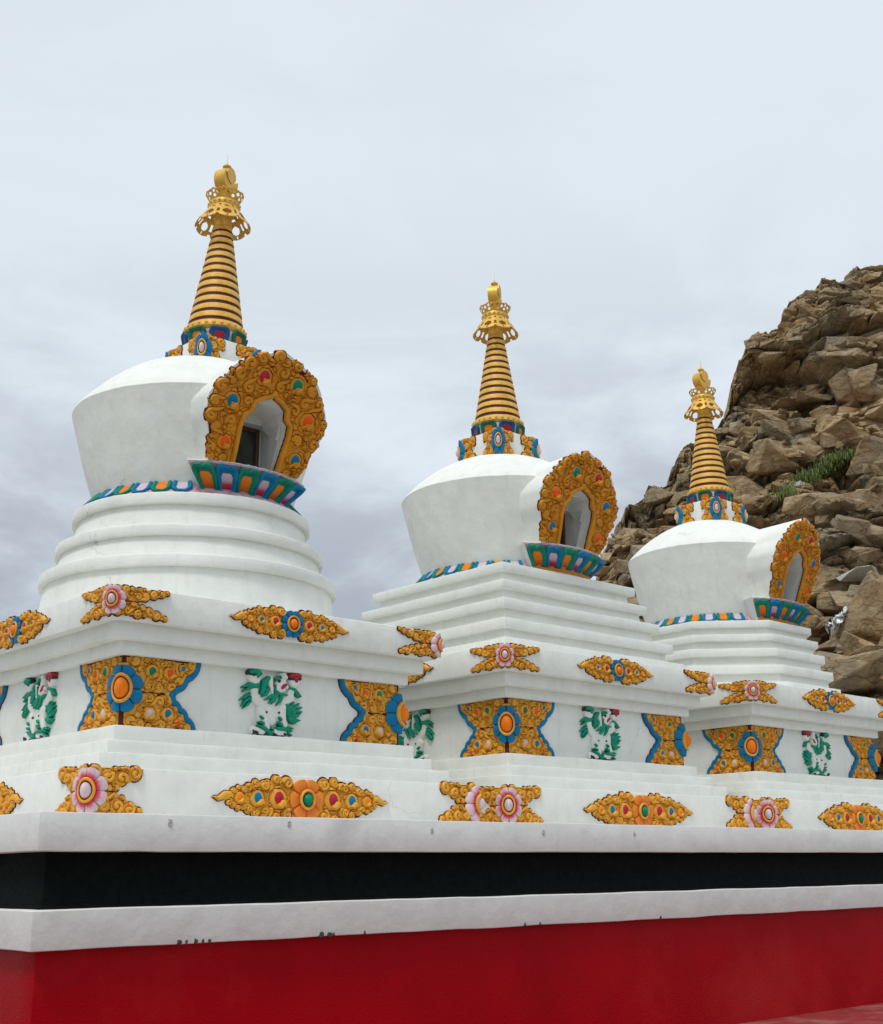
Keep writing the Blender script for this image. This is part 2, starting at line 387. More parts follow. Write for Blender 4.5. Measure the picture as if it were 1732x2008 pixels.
def curl(cx, cy, Rr, a0, d, turns=1.2, w=0.25):
    n = 15; P = []; W = []
    for i in range(n):
        t = i/(n-1); a = a0+d*2*math.pi*turns*t; r = Rr*(1-w)*(1-0.80*t)
        P.append((cx+r*math.cos(a), cy+r*math.sin(a))); W.append(Rr*w*(1.0-0.25*t))
    W[-1] = Rr*w*1.15; W[-2] = Rr*w*0.95
    return P, W
OL = 0.0030
def scroll_fill(rl, inside, rng, radii, taken, gold=1, base=0.011, dome=0.21, pad=0.004, tries=420, links=True):
    """pack curls into a region; leaf stems join neighbours; dark lines separate them"""
    x0, x1, y0, y1 = rl.x[0], rl.x[-1], rl.y[0], rl.y[-1]; C = []
    for r in radii:
        for _ in range(tries):
            x = rng.uniform(x0, x1); y = rng.uniform(y0, y1)
            if not inside(x, y, r*0.80): continue
            if any(math.hypot(x-a, y-b) < (r+c)*0.90 for a, b, c in C): continue
            if any(math.hypot((x-a), (y-b)) < (r*0.86+c) for a, b, c in taken): continue
            C.append((x, y, r))
    for i, (x, y, r) in enumerate(C):
        nb = sorted(((math.hypot(x-a, y-b)-c, j) for j, (a, b, c) in enumerate(C) if j != i))[:2]
        for _, j in nb:
            a, b, c = C[j]
            mx, my = (x+a)/2+(b-y)*0.18, (y+b)/2+(x-a)*0.18
            rl.stroke([(x, y), (mx, my), (a, b)], [r*0.5, min(r, c)*0.36, c*0.5], base-.002, 0.005, gold, pad=pad, ol=OL*.8)
    rng.shuffle(C)
    for (x, y, r) in C:
        P, W = curl(x, y, r, rng.uniform(0, 6.283), rng.choice((-1, 1)), rng.uniform(.75, 1.25), rng.uniform(.24, .31))
        P0 = P[0]; tx_, ty_ = P[0][0]-P[1][0], P[0][1]-P[1][1]; q_ = math.hypot(tx_, ty_)+1e-9; tx_ /= q_; ty_ /= q_; ox_, oy_ = (P0[0]-x)/r, (P0[1]-y)/r
        tail = [(P0[0]+tx_*r*1.25+ox_*r*.55, P0[1]+ty_*r*1.25+oy_*r*.55), (P0[0]+tx_*r*.65+ox_*r*.12, P0[1]+ty_*r*.65+oy_*r*.12)]
        TL = inside(tail[0][0], tail[0][1], r*.10)
        a = math.atan2(P[0][1]-y, P[0][0]-x); tl = r*rng.uniform(.5, .9); sg = 1 if (P[1][0]-P[0][0])*math.sin(a)-(P[1][1]-P[0][1])*math.cos(a) > 0 else -1
        b = base+rng.uniform(0.001, 0.003)
        rl.stroke([(x, y)], [r*0.99], 0.004, 0.0, 0, flat=True, over=True, pad=pad, ol=OL*.5)
        rl.stroke([(x, y)], [r*0.93], 0.005, r*0.10, gold)
        for q in range(len(P)-1):
            pass
        rl.stroke(P, [w+.0024 for w in W], 0.0045, 0, 0, flat=True, over=True)
        if TL: rl.stroke(tail+[P[0]], [r*.07, r*.22, W[0]], b, r*dome, gold, pad=pad, ol=OL*.8)
        rl.stroke(P, W, b, r*dome, gold)
    return C
def gem_swirl(rl, x, y, g, rng, gold=1, pad=0.004, seat=1.75):
    """raised seat with leaf lobes round a painted stone"""
    a0 = rng.uniform(0, 6.283); n = 8
    rl.stroke([(x, y)], [g*seat*1.15], 0.006, g*0.16, gold, pad=pad, ol=OL)
    for k in range(n):
        if k in (0, 1): continue
        a = a0+k*2*math.pi/n
        rl.stroke([(x+g*(seat-.15)*math.cos(a), y+g*(seat-.15)*math.sin(a))], [g*0.50], 0.009, g*0.34, gold, pad=pad, ol=OL)
    rl.stroke([(x, y)], [g*1.42], 0.012, g*0.26, gold, ol=OL)
    a = a0+math.pi*0.9
    P, W = curl(x+g*0.55*math.cos(a), y+g*0.55*math.sin(a), g*0.72, a+0.5, -1, 0.8, 0.42)
    for (ex, ey, er) in ((.52, -.62, .46), (.10, -.95, .40)): rl.stroke([(x+g*ex, y+g*ey)], [g*er], .012+g*.72, g*.30, gold)
    return (P, W)
def gem_mesh(name, x, y, g, mat, parent, mapf, gold='gold', tall=1.15, comma=None):
    nr, na = 7, 22; V = [(x, y, 0.012+g*0.55)]; F = []
    for i in range(1, nr+1):
        t = i/nr*math.pi/2
        for k in range(na):
            a = 2*math.pi*k/na; V.append((x+g*math.sin(t)*math.cos(a), y+g*tall*math.sin(t)*math.sin(a), 0.012+g*0.55*math.cos(t)))
    V = np.array(V)
    for k in range(na): F.append([0, 1+k, 1+(k+1) % na])
    for i in range(nr-1):
        for k in range(na):
            a = 1+i*na+k; b = 1+i*na+(k+1) % na; F.append([a, a+na, b+na, b])
    W = mapf(V[:, 0], V[:, 1], V[:, 2])
    return mesh_obj(name, W, F, [mat], parent, angle=None)
def flower(parent, mapf, x, y, r, n, petal, ring, jewel, tall=1.0, lift=0.010, phase=0.0, jr=0.30, rr=0.42):
    """petals + rim + jewel, three meshes mapped through mapf(u, v, h)"""
    na, nr = n*16, 9; th = np.arange(na)/na*2*math.pi
    V = []; A = []
    for i in range(nr+1):
        q = i/nr; fr = 0.2+0.8*q
        ph = np.abs(((th*n/(2*math.pi)+phase) % 1.0)-0.5)*2          # 0 petal middle .. 1 edge
        Rt = r*(0.80+0.20*np.sqrt(np.clip(1-ph**2.6, 0, 1)))
        rad = np.minimum(Rt, r)*fr
        groove = np.clip((ph-0.82)/0.18, 0, 1)**2
        h = lift+r*0.10*np.sin(q*math.pi*0.9)**1+r*0.07*(1-ph**2)*q-groove*r*0.10
        if i == nr: h = h*0+0.0
        V.append(np.stack([x+rad*np.cos(th), y+tall*rad*np.sin(th), h], -1)); A.append(np.full(na, fr if i < nr else 1.0))
        if i == nr-1:
            V[-1][:, :2] = np.stack([x+Rt*0.995*np.cos(th), y+tall*Rt*0.995*np.sin(th)], -1)
    V = np.concatenate(V); A = np.concatenate(A); F = []
    for i in range(nr):
        a = i*na+np.arange(na); b = i*na+(np.arange(na)+1) % na
        F += np.stack([a, a+na, b+na, b], -1).tolist()
    mesh_obj('flower_petals', mapf(V[:, 0], V[:, 1], V[:, 2]), F, [petal], parent, attr=A, angle=50)
    # rim torus (elliptic)
    m1, m2 = 30, 8; V = []; F = []
    for i in range(m1):
        a = 2*math.pi*i/m1
        for j in range(m2):
            b = 2*math.pi*j/m2; q = r*rr+r*0.07*math.cos(b)
            V.append((x+q*math.cos(a), y+tall*q*1.06*math.sin(a), lift+r*0.17+r*0.10*math.sin(b)))
    for i in range(m1):
        for j in range(m2):
            F.append([i*m2+j, i*m2+(j+1) % m2, ((i+1) % m1)*m2+(j+1) % m2, ((i+1) % m1)*m2+j])
    V = np.array(V); mesh_obj('flower_rim', mapf(V[:, 0], V[:, 1], V[:, 2]), F, [ring], parent, angle=None)
    nr2, na2 = 7, 26; V = [(x, y, lift+r*0.14+r*0.30)]; F = []
    for i in range(1, nr2+1):
        t = i/nr2*math.pi/2
        for k in range(na2):
            a = 2*math.pi*k/na2; V.append((x+r*jr*math.sin(t)*math.cos(a), y+tall*1.08*r*jr*math.sin(t)*math.sin(a), lift+r*0.12+r*0.30*math.cos(t)))
    for k in range(na2): F.append([0, 1+k, 1+(k+1) % na2])
    for i in range(nr2-1):
        for k in range(na2):
            a = 1+i*na2+k; b = 1+i*na2+(k+1) % na2; F.append([a, a+na2, b+na2, b])
    V = np.array(V); mesh_obj('flower_jewel', mapf(V[:, 0], V[:, 1], V[:, 2]), F, [jewel], parent, angle=None)

# mappings: local frame of an ornament -> 3D (building units)
def map_flat(u, v, h):                       # on a wall facing -y, origin at the wall plane
    return np.stack([u, -h, v], -1)
def map_corner(u, v, h):                     # origin on a vertical edge; u>0 runs on the -y face, u<0 on the -x face
    f = u >= 0
    return np.stack([np.where(f, u, -h), np.where(f, -h, -u), v], -1)
def map_bend(k=0.97, c=0.02, o=0.003, q_=0.76):
    q = 1/math.sqrt(2)
    def f(t, v, h):
        t = t*q_; outw = o+h-k*(np.sqrt(t*t+c*c)-c)
        return np.stack([t*q-outw*q, -t*q-outw*q, v], -1)
    return f
bend = map_bend()

def mirror_x(half, tip, hh, cell):
    full = Relief(-tip, tip, -hh, hh, cell); mid = int(round(tip/cell)); full.x = full.x-full.x[mid]
    full.X = np.broadcast_to(full.x[:, None], full.X.shape); n = half.H.shape[0]; my = min(half.H.shape[1], full.H.shape[1])
    full.y = half.y[:full.H.shape[1]]; full.Y = np.broadcast_to(full.y[None, :], full.X.shape)
    for i in range(n):
        for k in (mid+i, mid-i):
            if 0 <= k < full.H.shape[0]: full.H[k, :my] = half.H[i, :my]; full.C[k, :my] = half.C[i, :my]
    return full
def corner_wing(seed, tip, half, notch, cell, fr=.62):
    """bow-tie scroll ornament wrapped round an edge: two wings per side"""
    rl = Relief(0, tip+0.012, -half-0.010, half+0.010, cell); rng = random.Random(seed)
    lim = lambda ax: np.where(ax < notch, 0, (ax-notch)/(tip-notch)*half*fr)
    def inside(x, y, r):
        return 0.0 < x-r*.3 and x+r < tip and abs(y)+r < half+0.003 and abs(y)-r > float(lim(x))-0.002
    ax = rl.X; ay = np.abs(rl.Y)
    rl.fill((ax < tip*.93) & (ay > lim(ax)+.004) & (ay < half-.003), 0.0075, 1)
    scroll_fill(rl, inside, rng, [half*0.33, half*0.29, half*0.24, half*0.19, half*.15, half*.12], [(0, 0, half*0.50)], tries=420)
    rl.stroke([(0, 0), (notch, 0)], .0022, .004, 0, 0, flat=True, over=True)
    P = rl
    return mirror_x(rl, tip+0.012, half+0.010, cell).arrays(map_corner)

# ---------------- shared ornament meshes
LIB = {}
def lib(name, V, F, mats, mi, smooth=True, angle=65):
    me = bpy.data.meshes.new(name); me.from_pydata((np.asarray(V)*S).tolist(), [], F if isinstance(F, list) else F.tolist())
    me.polygons.foreach_set('material_index', np.asarray(mi, dtype=np.int32)); finish(me, mats, smooth, angle)
    LIB[name] = me; return me

# 1. corner wings for base block and cornice slab
V, F, C = corner_wing(3, 0.245, 0.090, 0.112, 0.0021, .80); lib('base_corner', V, F, ['maroon', 'gold'], C)
V, F, C = corner_wing(8, 0.268, 0.060, 0.100, 0.0020, .86); lib('cornice_corner', V, F, ['maroon', 'gold'], C)

# 2. long centre ornaments
def long_orn(seed, bodies, tip, hmax, mid, gems):
    rl = Relief(-tip-0.015, tip+0.015, -hmax-0.012, hmax+0.012, 0.0021)
    for sgn in (1, -1):
        rng = random.Random(seed)
        env0 = lambda ax: np.interp(ax, [0, bodies[0][0], bodies[1][0], bodies[2][0], tip-.03, tip], [hmax*.9, hmax*.92, bodies[1][1]*.95, bodies[2][1]*.9, .012, .002])
        def env(ax):
            e = env0(ax)*.62
            for bx, br, g in bodies: e = np.maximum(e, env0(bx)*np.sqrt(np.clip(1-((ax-bx)/(br*.62))**2, 0, 1)))
            return e
        ax = rl.X*sgn; rl.fill((ax >= 0) & (np.abs(rl.Y) < env(ax)*.80), .0075, 1)
        x3 = bodies[-1][0]
        rl.stroke([(sgn*(x3+0.02), 0.004), (sgn*(tip-0.05), 0.010), (sgn*(tip-0.02), -0.004), (sgn*tip, 0.001)], [0.022, 0.015, 0.009, 0.003], 0.006, 0.012, 1, pad=0.004)
        P, W = curl(sgn*(tip-0.065), -0.017, 0.017, 1.0, sgn, 1.0); rl.stroke(P, W, 0.01, 0.008, 1, pad=0.004, ol=OL)
        taken = [(sgn*bx, 0, g*1.9) for bx, br, g in bodies]+[(0, 0, mid*1.4)]
        for (bx, br, g) in bodies:
            gem_swirl(rl, sgn*bx, 0, g, random.Random(seed+int(bx*100)), seat=1.55)
            for sy in (1, -1):
                for dx, rr_, dy in ((-0.50, 0.34, 0.74), (0.10, .27, .86), (0.58, 0.30, 0.60)):
                    cx, cy = sgn*(bx+dx*br), sy*dy*br*(hmax/bodies[0][1] if br == bodies[0][1] else 1)
                    P, W = curl(cx, cy, br*rr_, rng.uniform(0, 6.28), sgn*sy*(1 if dx < 0 else -1), 1.2)
                    rl.stroke([(cx, cy)], [br*rr_], 0.004, 0, 0, flat=True, over=True, pad=0.004)
                    rl.stroke([(cx, cy)], [br*rr_*.92], 0.005, .003, 1)
                    rl.stroke(P, [w+.0024 for w in W], 0.0045, 0, 0, flat=True, over=True)
                    rl.stroke(P, W, 0.010+rng.uniform(0, 0.003), br*rr_*0.42, 1)
                    taken.append((cx, cy, br*rr_*.9))
        def inside(x, y, r): return x*sgn > mid*.9 and abs(y)+r*.5 < float(env(x*sgn))
    return rl, []
BODA = [(0.142, 0.090, 0.030), (0.246, 0.070, 0.024), (0.332, 0.046, 0.017)]
BODF = [(0.092, 0.066, 0.019), (0.166, 0.054, 0.014), (0.224, 0.036, 0.011)]
rlA, cA = long_orn(11, BODA, 0.447, 0.088, 0.05, None)
V, F, C = rlA.arrays(map_flat); lib('base_centre', V, F, ['maroon', 'gold'], C)
rlF, cF = long_orn(15, BODF, 0.314, 0.064, 0.03, None)
V, F, C = rlF.arrays(map_flat); lib('cornice_centre', V, F, ['maroon', 'gold'], C)
# 3. big butterfly ornament of the throne (wrapped round the edge)
CUSP = [(0.352, 0.152), (0.296, 0.070), (0.252, 0.024), (0.222, 0.0), (0.236, -0.032), (0.266, -0.062), (0.300, -0.098), (0.337, -0.152)]
BULGE = [.017, .010, .003, .006, .009, .011, .013]
BORD = []
for (p0, p1, bl) in zip(CUSP[:-1], CUSP[1:], BULGE):
    dx, dy = p1[0]-p0[0], p1[1]-p0[1]; q = math.hypot(dx, dy)
    for k in range(7):
        t = k/7; o_ = bl*4*t*(1-t); BORD.append((p0[0]+dx*t-dy/q*o_, p0[1]+dy*t+dx/q*o_))
BORD.append(CUSP[-1])
def throne_corner():
    cell = 0.0021; rl = Relief(0, 0.375, -0.150, 0.150, cell); rng = random.Random(21)
    bx = np.array([p[0] for p in BORD])[::-1]; by = np.array([p[1] for p in BORD])[::-1]
    lim = lambda y: np.interp(y, by, bx)
    rl.fill(rl.X < lim(rl.Y)-0.004, 0.005, 0)
    rl.fill((rl.X < lim(rl.Y)-0.028) & (rl.X > .012) & (np.abs(rl.Y) < .138) & (np.abs(rl.Y) > .006), 0.0075, 1)
    gems = [(0.128, 0.088, 0.021, 'green'), (0.212, 0.088, 0.019, 'redor'), (0.275, 0.114, 0.012, 'blue'),
            (0.124, -0.086, 0.020, 'pearl'), (0.210, -0.083, 0.020, 'blue'), (0.262, -0.116, 0.012, 'redor')]
    taken = [(0, 0, 0.095)]
    for gx, gy, g, m in gems:
        gem_swirl(rl, gx, gy, g, random.Random(int(gx*1000)+int(gy*100)), seat=1.45); taken.append((gx, gy, g*1.75))
    def inside(x, y, r): return x-r > 0.0 and x+r < lim(y)-0.012 and abs(y)+r < 0.152 and abs(y) > 0.004+r*0.8
    scroll_fill(rl, inside, rng, [0.027, 0.024, 0.020, 0.016, 0.013, 0.011], taken, tries=500)
    rl.stroke([(0, 0), (.2, 0)], .003, .004, 0, 0, flat=True, over=True)
    # gold inner line and blue border
    inner = [(x-0.020, y) for x, y in BORD]; rl.stroke(inner, 0.0062, 0.008, 0.009, 1)
    rl.stroke([(x+0.002, y) for x, y in BORD], 0.0150, 0.0045, 0.0, 0, flat=True, over=True)
    rl.stroke([(x-0.001, y) for x, y in BORD], 0.0125, 0.008, 0.010, 2)
    rl.cut(np.abs(rl.Y) > 0.1475)
    full = mirror_x(rl, 0.375, 0.150, cell)
    V, F, C = full.arrays(map_corner); lib('throne_corner', V, F, ['maroon', 'gold', 'blue'], C)
    return gems
TGEMS = throne_corner()

# 4. harmika corner
V, F, C = corner_wing(31, 0.128, 0.082, 0.080, 0.0021, .35); lib('harmika_corner', V, F, ['maroon', 'gold'], C)

# 5. snow lion relief, drawn in sketch pixels
def lion_map(px, py):
    return ((px-800)*0.000268, 0.146-((py-0.115*(px-400))-240)*0.000222)
def lion():
    b = Relief(-0.20, 0.20, -0.175, 0.16, 0.0022); g = Relief(-0.20, 0.20, -0.175, 0.16, 0.0022)
    k = 0.000248
    def st(rl, pts, ws, base, dome, col, over=False):
        P = [lion_map(*p) for p in pts]; W = [w*k for w in (ws if hasattr(ws, '__len__') else [ws]*len(pts))]
        rl.stroke(P, W, base, dome, col, over=over)
    # --- body (0 white, 1 red, 2 black)
    st(b, [(740, 880), (740, 1000), (770, 1130)], [250, 265, 235], 0.004, 0.022, 0)          # chest
    st(b, [(790, 1180), (790, 1260)], [170, 110], 0.006, 0.022, 0)                            # belly
    st(b, [(590, 900), (430, 800), (425, 640), (425, 480)], [130, 95, 85, 80], 0.006, 0.018, 0)
    st(b, [(980, 880), (1150, 820), (1150, 740), (1215, 600)], [110, 100, 80, 70], 0.006, 0.018, 0)
    st(b, [(415, 400)], [140], 0.008, 0.030, 0); st(b, [(1220, 500)], [128], 0.008, 0.030, 0)
    st(b, [(900, 640), (930, 540), (960, 420)], [120, 125, 95], 0.014, 0.026, 0)              # head
    st(b, [(990, 560), (1050, 610)], [70, 45], 0.014, 0.026, 0); st(b, [(920, 680), (1010, 680)], [60, 40], 0.012, 0.022, 0)
    st(b, [(970, 360), (1020, 420)], [45, 40], 0.02, 0.03, 0)
    st(b, [(720, 430), (740, 560), (755, 730)], [55, 58, 24], 0.022, 0.014, 0)                # ear
    st(b, [(560, 1080), (610, 1230), (700, 1420)], [105, 120, 40], 0.008, 0.026, 0)           # legs
    st(b, [(980, 1020), (960, 1200), (1040, 1380)], [95, 120, 60], 0.008, 0.026, 0)
    st(b, [(400, 1430), (500, 1470), (600, 1500)], [62, 78, 60], 0.008, 0.026, 0)
    for x, y in ((390, 1480), (450, 1510), (520, 1530), (600, 1530)): st(b, [(x, y)], [42], 0.012, 0.022, 0)
    st(b, [(860, 1510), (1030, 1540)], [66, 60], 0.008, 0.026, 0)
    for x, y in ((850, 1550), (910, 1570), (975, 1575), (1035, 1550)): st(b, [(x, y)], [40], 0.012, 0.022, 0)
    for pts in ([(395, 1460), (410, 1510)], [(445, 1480), (460, 1530)], [(480, 1500), (490, 1550)], [(525, 1560), (570, 1570)], [(610, 1550), (640, 1570)],
                [(825, 1550), (835, 1575)], [(860, 1575), (880, 1600)], [(910, 1595), (935, 1605)], [(970, 1600), (995, 1605)], [(1020, 1555), (1050, 1570)]):
        st(b, pts, 17, 0.034, 0.006, 2, over=True)
    for p in ((658, 1105), (903, 1125)): st(b, [p], 17, 0.034, 0.004, 2, over=True)
    st(b, [(300, 300), (380, 330)], [40, 45], 0.036, 0.004, 2, over=True); st(b, [(500, 330)], [40], 0.036, 0.004, 2, over=True)
    st(b, [(1140, 420), (1190, 440)], [45, 35], 0.036, 0.004, 2, over=True); st(b, [(1310, 440)], [38], 0.036, 0.004, 2, over=True)
    st(b, [(880, 485)], [26], 0.042, 0.004, 2, over=True)
    st(b, [(940, 625), (985, 585), (1030, 560)], [26, 32, 16], 0.040, 0.004, 1, over=True)
    st(b, [(775, 520), (775, 600)], [13, 8], 0.034, 0.004, 1, over=True)
    st(b, [(1130, 380), (1220, 350), (1310, 390)], [38, 55, 38], 0.034, 0.012, 1, over=True); st(b, [(1235, 440), (1235, 480)], [42, 36], 0.036, 0.010, 1, over=True)
    V, F, C = b.arrays(map_flat); lib('lion_body', V, F, ['lionwhite', 'lipred', 'ink'], C)
    # --- green hair
    A = [([(310, 290), (400, 275), (480, 310)], [45, 58, 42], 0.036), ([(450, 340), (450, 385)], [52, 40], 0.038),
         ([(480, 560), (340, 540), (180, 590)], [55, 50, 14], 0.016), ([(470, 590), (330, 600), (195, 675)], [40, 38, 12], 0.014),
         ([(335, 725), (250, 780), (150, 845)], [30, 36, 10], 0.012), ([(350, 800), (260, 860), (185, 960)], [34, 38, 12], 0.013), ([(355, 870), (290, 940), (220, 1005)], [28, 34, 12], 0.014),
         ([(690, 420), (610, 500), (590, 640), (550, 740)], [48, 66, 62, 30], 0.024), ([(680, 640), (640, 740), (550, 790)], [46, 44, 16], 0.026),
         ([(770, 770), (700, 820), (600, 855)], [40, 42, 14], 0.026), ([(850, 720), (800, 850), (690, 920)], [60, 56, 18], 0.028), ([(800, 880), (740, 940)], [34, 16], 0.026),
         ([(950, 790), (920, 880), (835, 975)], [50, 44, 16], 0.028), ([(810, 570), (815, 680), (900, 745), (1050, 770)], [20, 24, 36, 22], 0.030),
         ([(1120, 625), (1220, 660), (1290, 730), (1360, 805)], [30, 44, 44, 16], 0.016), ([(1290, 770), (1330, 815)], [34, 14], 0.016),
         ([(1060, 960), (1130, 1070), (1160, 1230)], [60, 75, 60], 0.006), ([(1110, 1060), (1180, 1000), (1225, 920)], [44, 40, 14], 0.014),
         ([(1200, 1080), (1260, 1010), (1340, 945)], [46, 40, 14], 0.014), ([(1210, 1150), (1290, 1080), (1385, 1025)], [44, 38, 13], 0.016),
         ([(1210, 1210), (1300, 1190), (1390, 1115)], [46, 42, 13], 0.014), ([(1140, 1250), (1230, 1300), (1345, 1290)], [50, 62, 18], 0.018), ([(1170, 1310), (1250, 1345)], [36, 22], 0.014),
         ([(820, 450), (860, 430)], [38, 30], 0.040), ([(890, 400), (905, 435)], [28, 18], 0.042),
         ([(530, 1190), (565, 1225)], [26, 34], 0.036), ([(530, 1295), (580, 1325)], [26, 36], 0.036), ([(900, 1225), (930, 1260)], [28, 36], 0.036), ([(895, 1325), (940, 1365)], [30, 40], 0.036),
         ([(510, 1370), (610, 1420), (700, 1500), (760, 1530)], [22, 40, 48, 40], 0.030), ([(760, 1430), (820, 1460)], [30, 14], 0.018), ([(700, 1530), (820, 1500)], [40, 16], 0.018),
         ([(880, 1440), (990, 1450), (1080, 1470)], [36, 42, 40], 0.030), ([(1090, 1420), (1210, 1450)], [36, 16], 0.018), ([(1080, 1470), (1190, 1500)], [30, 14], 0.018), ([(1080, 1510), (1180, 1590)], [34, 16], 0.018)]
    for pts, ws, base in A: st(g, pts, [w*.86 for w in ws], base, 0.014, 0)
    V, F, C = g.arrays(map_flat); lib('lion_hair', V, F, ['liongreen'], C)
lion()

# 6. niche frame relief (leans outwards; local v is measured along the slope)
OUT = [(-0.262, -0.01), (-0.285, 0.06), (-0.300, 0.12), (-0.335, 0.20), (-0.340, 0.25), (-0.345, 0.30), (-0.315, 0.365), (-0.284, 0.40), (-0.268, 0.44), (-0.225, 0.49), (-0.126, 0.545), (0, 0.592)]
OUT = OUT+[(-x, y) for x, y in OUT[-2::-1]]
OPN = [(-0.128, -0.01), (-0.131, 0.075), (-0.140, 0.185), (-0.134, 0.245), (-0.104, 0.268), (-0.094, 0.315), (-0.050, 0.345), (-0.015, 0.358), (0, 0.380)]
OPN = OPN+[(-x, y) for x, y in OPN[-2::-1]]
def poly_mask(X, Y, P):
    ins = np.zeros(X.shape, bool); n = len(P)
    for i in range(n):
        x1, y1 = P[i]; x2, y2 = P[(i+1) % n]
        c = ((y1 > Y) != (y2 > Y)) & (X < (x2-x1)*(Y-y1)/((y2-y1) or 1e-9)+x1); ins ^= c
    return ins
def pt_seg(px, py, P):
    b = 9
    for (x1, y1), (x2, y2) in zip(P[:-1], P[1:]):
        dx, dy = x2-x1, y2-y1; t = max(0, min(1, ((px-x1)*dx+(py-y1)*dy)/(dx*dx+dy*dy))); b = min(b, math.hypot(px-x1-t*dx, py-y1-t*dy))
    return b
def pip(x, y, P): return bool(poly_mask(np.array([x]), np.array([y]), P)[0])
NG = [(-0.200, 0.095), (-0.218, 0.292), (-0.082, 0.440), (0.110, 0.440), (0.222, 0.285), (0.210, 0.085)]
def niche_frame():
    rl = Relief(-0.37, 0.37, -0.012, 0.625, 0.0023); rng = random.Random(5)
    sh = [(x*0.955, y*0.965) for x, y in OUT]
    rl.fill(poly_mask(rl.X, rl.Y, sh), 0.005, 0)
    rl.fill(poly_mask(rl.X, rl.Y, [(x*.90, y*.92) for x, y in OUT]), 0.0085, 1)
    taken = []
    for i, (gx, gy) in enumerate(NG):
        g = 0.030 if i in (1, 2, 3, 4) else 0.026
        gem_swirl(rl, gx, gy, g, random.Random(i+40), seat=1.7); taken.append((gx, gy, g*1.85))
    def inside(x, y, r):
        return y-r > -0.01 and pip(x, y, OUT) and pt_seg(x, y, OUT) > r*0.80 and not pip(x, y, OPN) and pt_seg(x, y, OPN) > r+0.010
    C = scroll_fill(rl, inside, rng, [0.036, 0.031, 0.026, 0.022, 0.018, 0.015, .012], taken, tries=520, dome=0.19)
    rl.cut(poly_mask(rl.X, rl.Y, OPN) | (rl.Y < 0))
    ang = np.arctan2(rl.X, rl.Y-.28); k_ = .998+.016*np.abs(np.sin(ang*11))
    rl.cut(~poly_mask(rl.X/k_, .25+(rl.Y-.25)/k_, OUT) & (rl.Y > 0.0))
    rl.stroke(OPN, 0.0115, 0.012, 0.012, 1, ol=.003)
    rl.cut(rl.Y < 0)
    V, F, C = rl.arrays(map_flat); lib('niche_frame', V, F, ['maroon', 'ochre'], C)
niche_frame()

# ------------------------------------------------------------------ lotus petals on a flared band
def petal(name, parent, mapf, s0, wid, v0, hgt, outer, inner, up=True, rnd=.34, rp=3.2, hs=1.0):
    """one petal: raised coloured rim, sunken painted middle; mapf(s, v, h)"""
    nx, ny = 25, 29; V = []; A = []; sd = []
    for i in range(nx):
        a = i/(nx-1)*2-1
        for j in range(ny):
            b = j/(ny-1)
            # rounded top outline
            wtop = (1-max(0, (b-0.50)/0.50)**rp*rnd)
            x = a*wid*0.5*wtop*(0.90+0.10*math.sin(min(b, .8)*2))
            e = max(abs(a)**2.2, b**6)                    # 1 on the rim
            hh = 0.010+0.012*math.exp(-((e-0.62)/0.30)**2)-(0.010 if e < 0.25 else 0)
            if abs(a) > 0.99 or b > 0.99 or b < 0.01: hh = 0.0
            hh *= hs
            yy = b if up else 1-b
            dip = 0.05*math.exp(-(a/0.16)**2)*(1 if b > 0.9 else 0)
            V.append((s0+x, v0+(yy-dip*(1 if up else -1))*hgt, hh)); A.append(b); sd.append((a, b))
    V = np.array(V); F = []; mi = []
    for i in range(nx-1):
        for j in range(ny-1):
            F.append([i*ny+j, (i+1)*ny+j, (i+1)*ny+j+1, i*ny+j+1])
            a = ((i+0.5)/(nx-1))*2-1; b = (j+0.5)/(ny-1)
            mi.append(1 if (abs(a)/.54)**3+(b/.68)**6 < 1 else 0)
    return mesh_obj(name, mapf(V[:, 0], V[:, 1], V[:, 2]), F, [outer, inner], parent, mi=mi, attr=[min(1, a/0.66) for a in A], angle=60)

# ------------------------------------------------------------------ the stupas
Z = dict(A1=.186, S1=.251, S2=.307, S3=.372, D1=.6655, E2=.7215, E1=.789, F1=.925)
WD = dict(A=1.0, S1=.917, S2=.857, S3=.7975, D=.741, E2=.779, E1=.830, F=.878)
XS = [0.0, 2.2278, 4.4201]

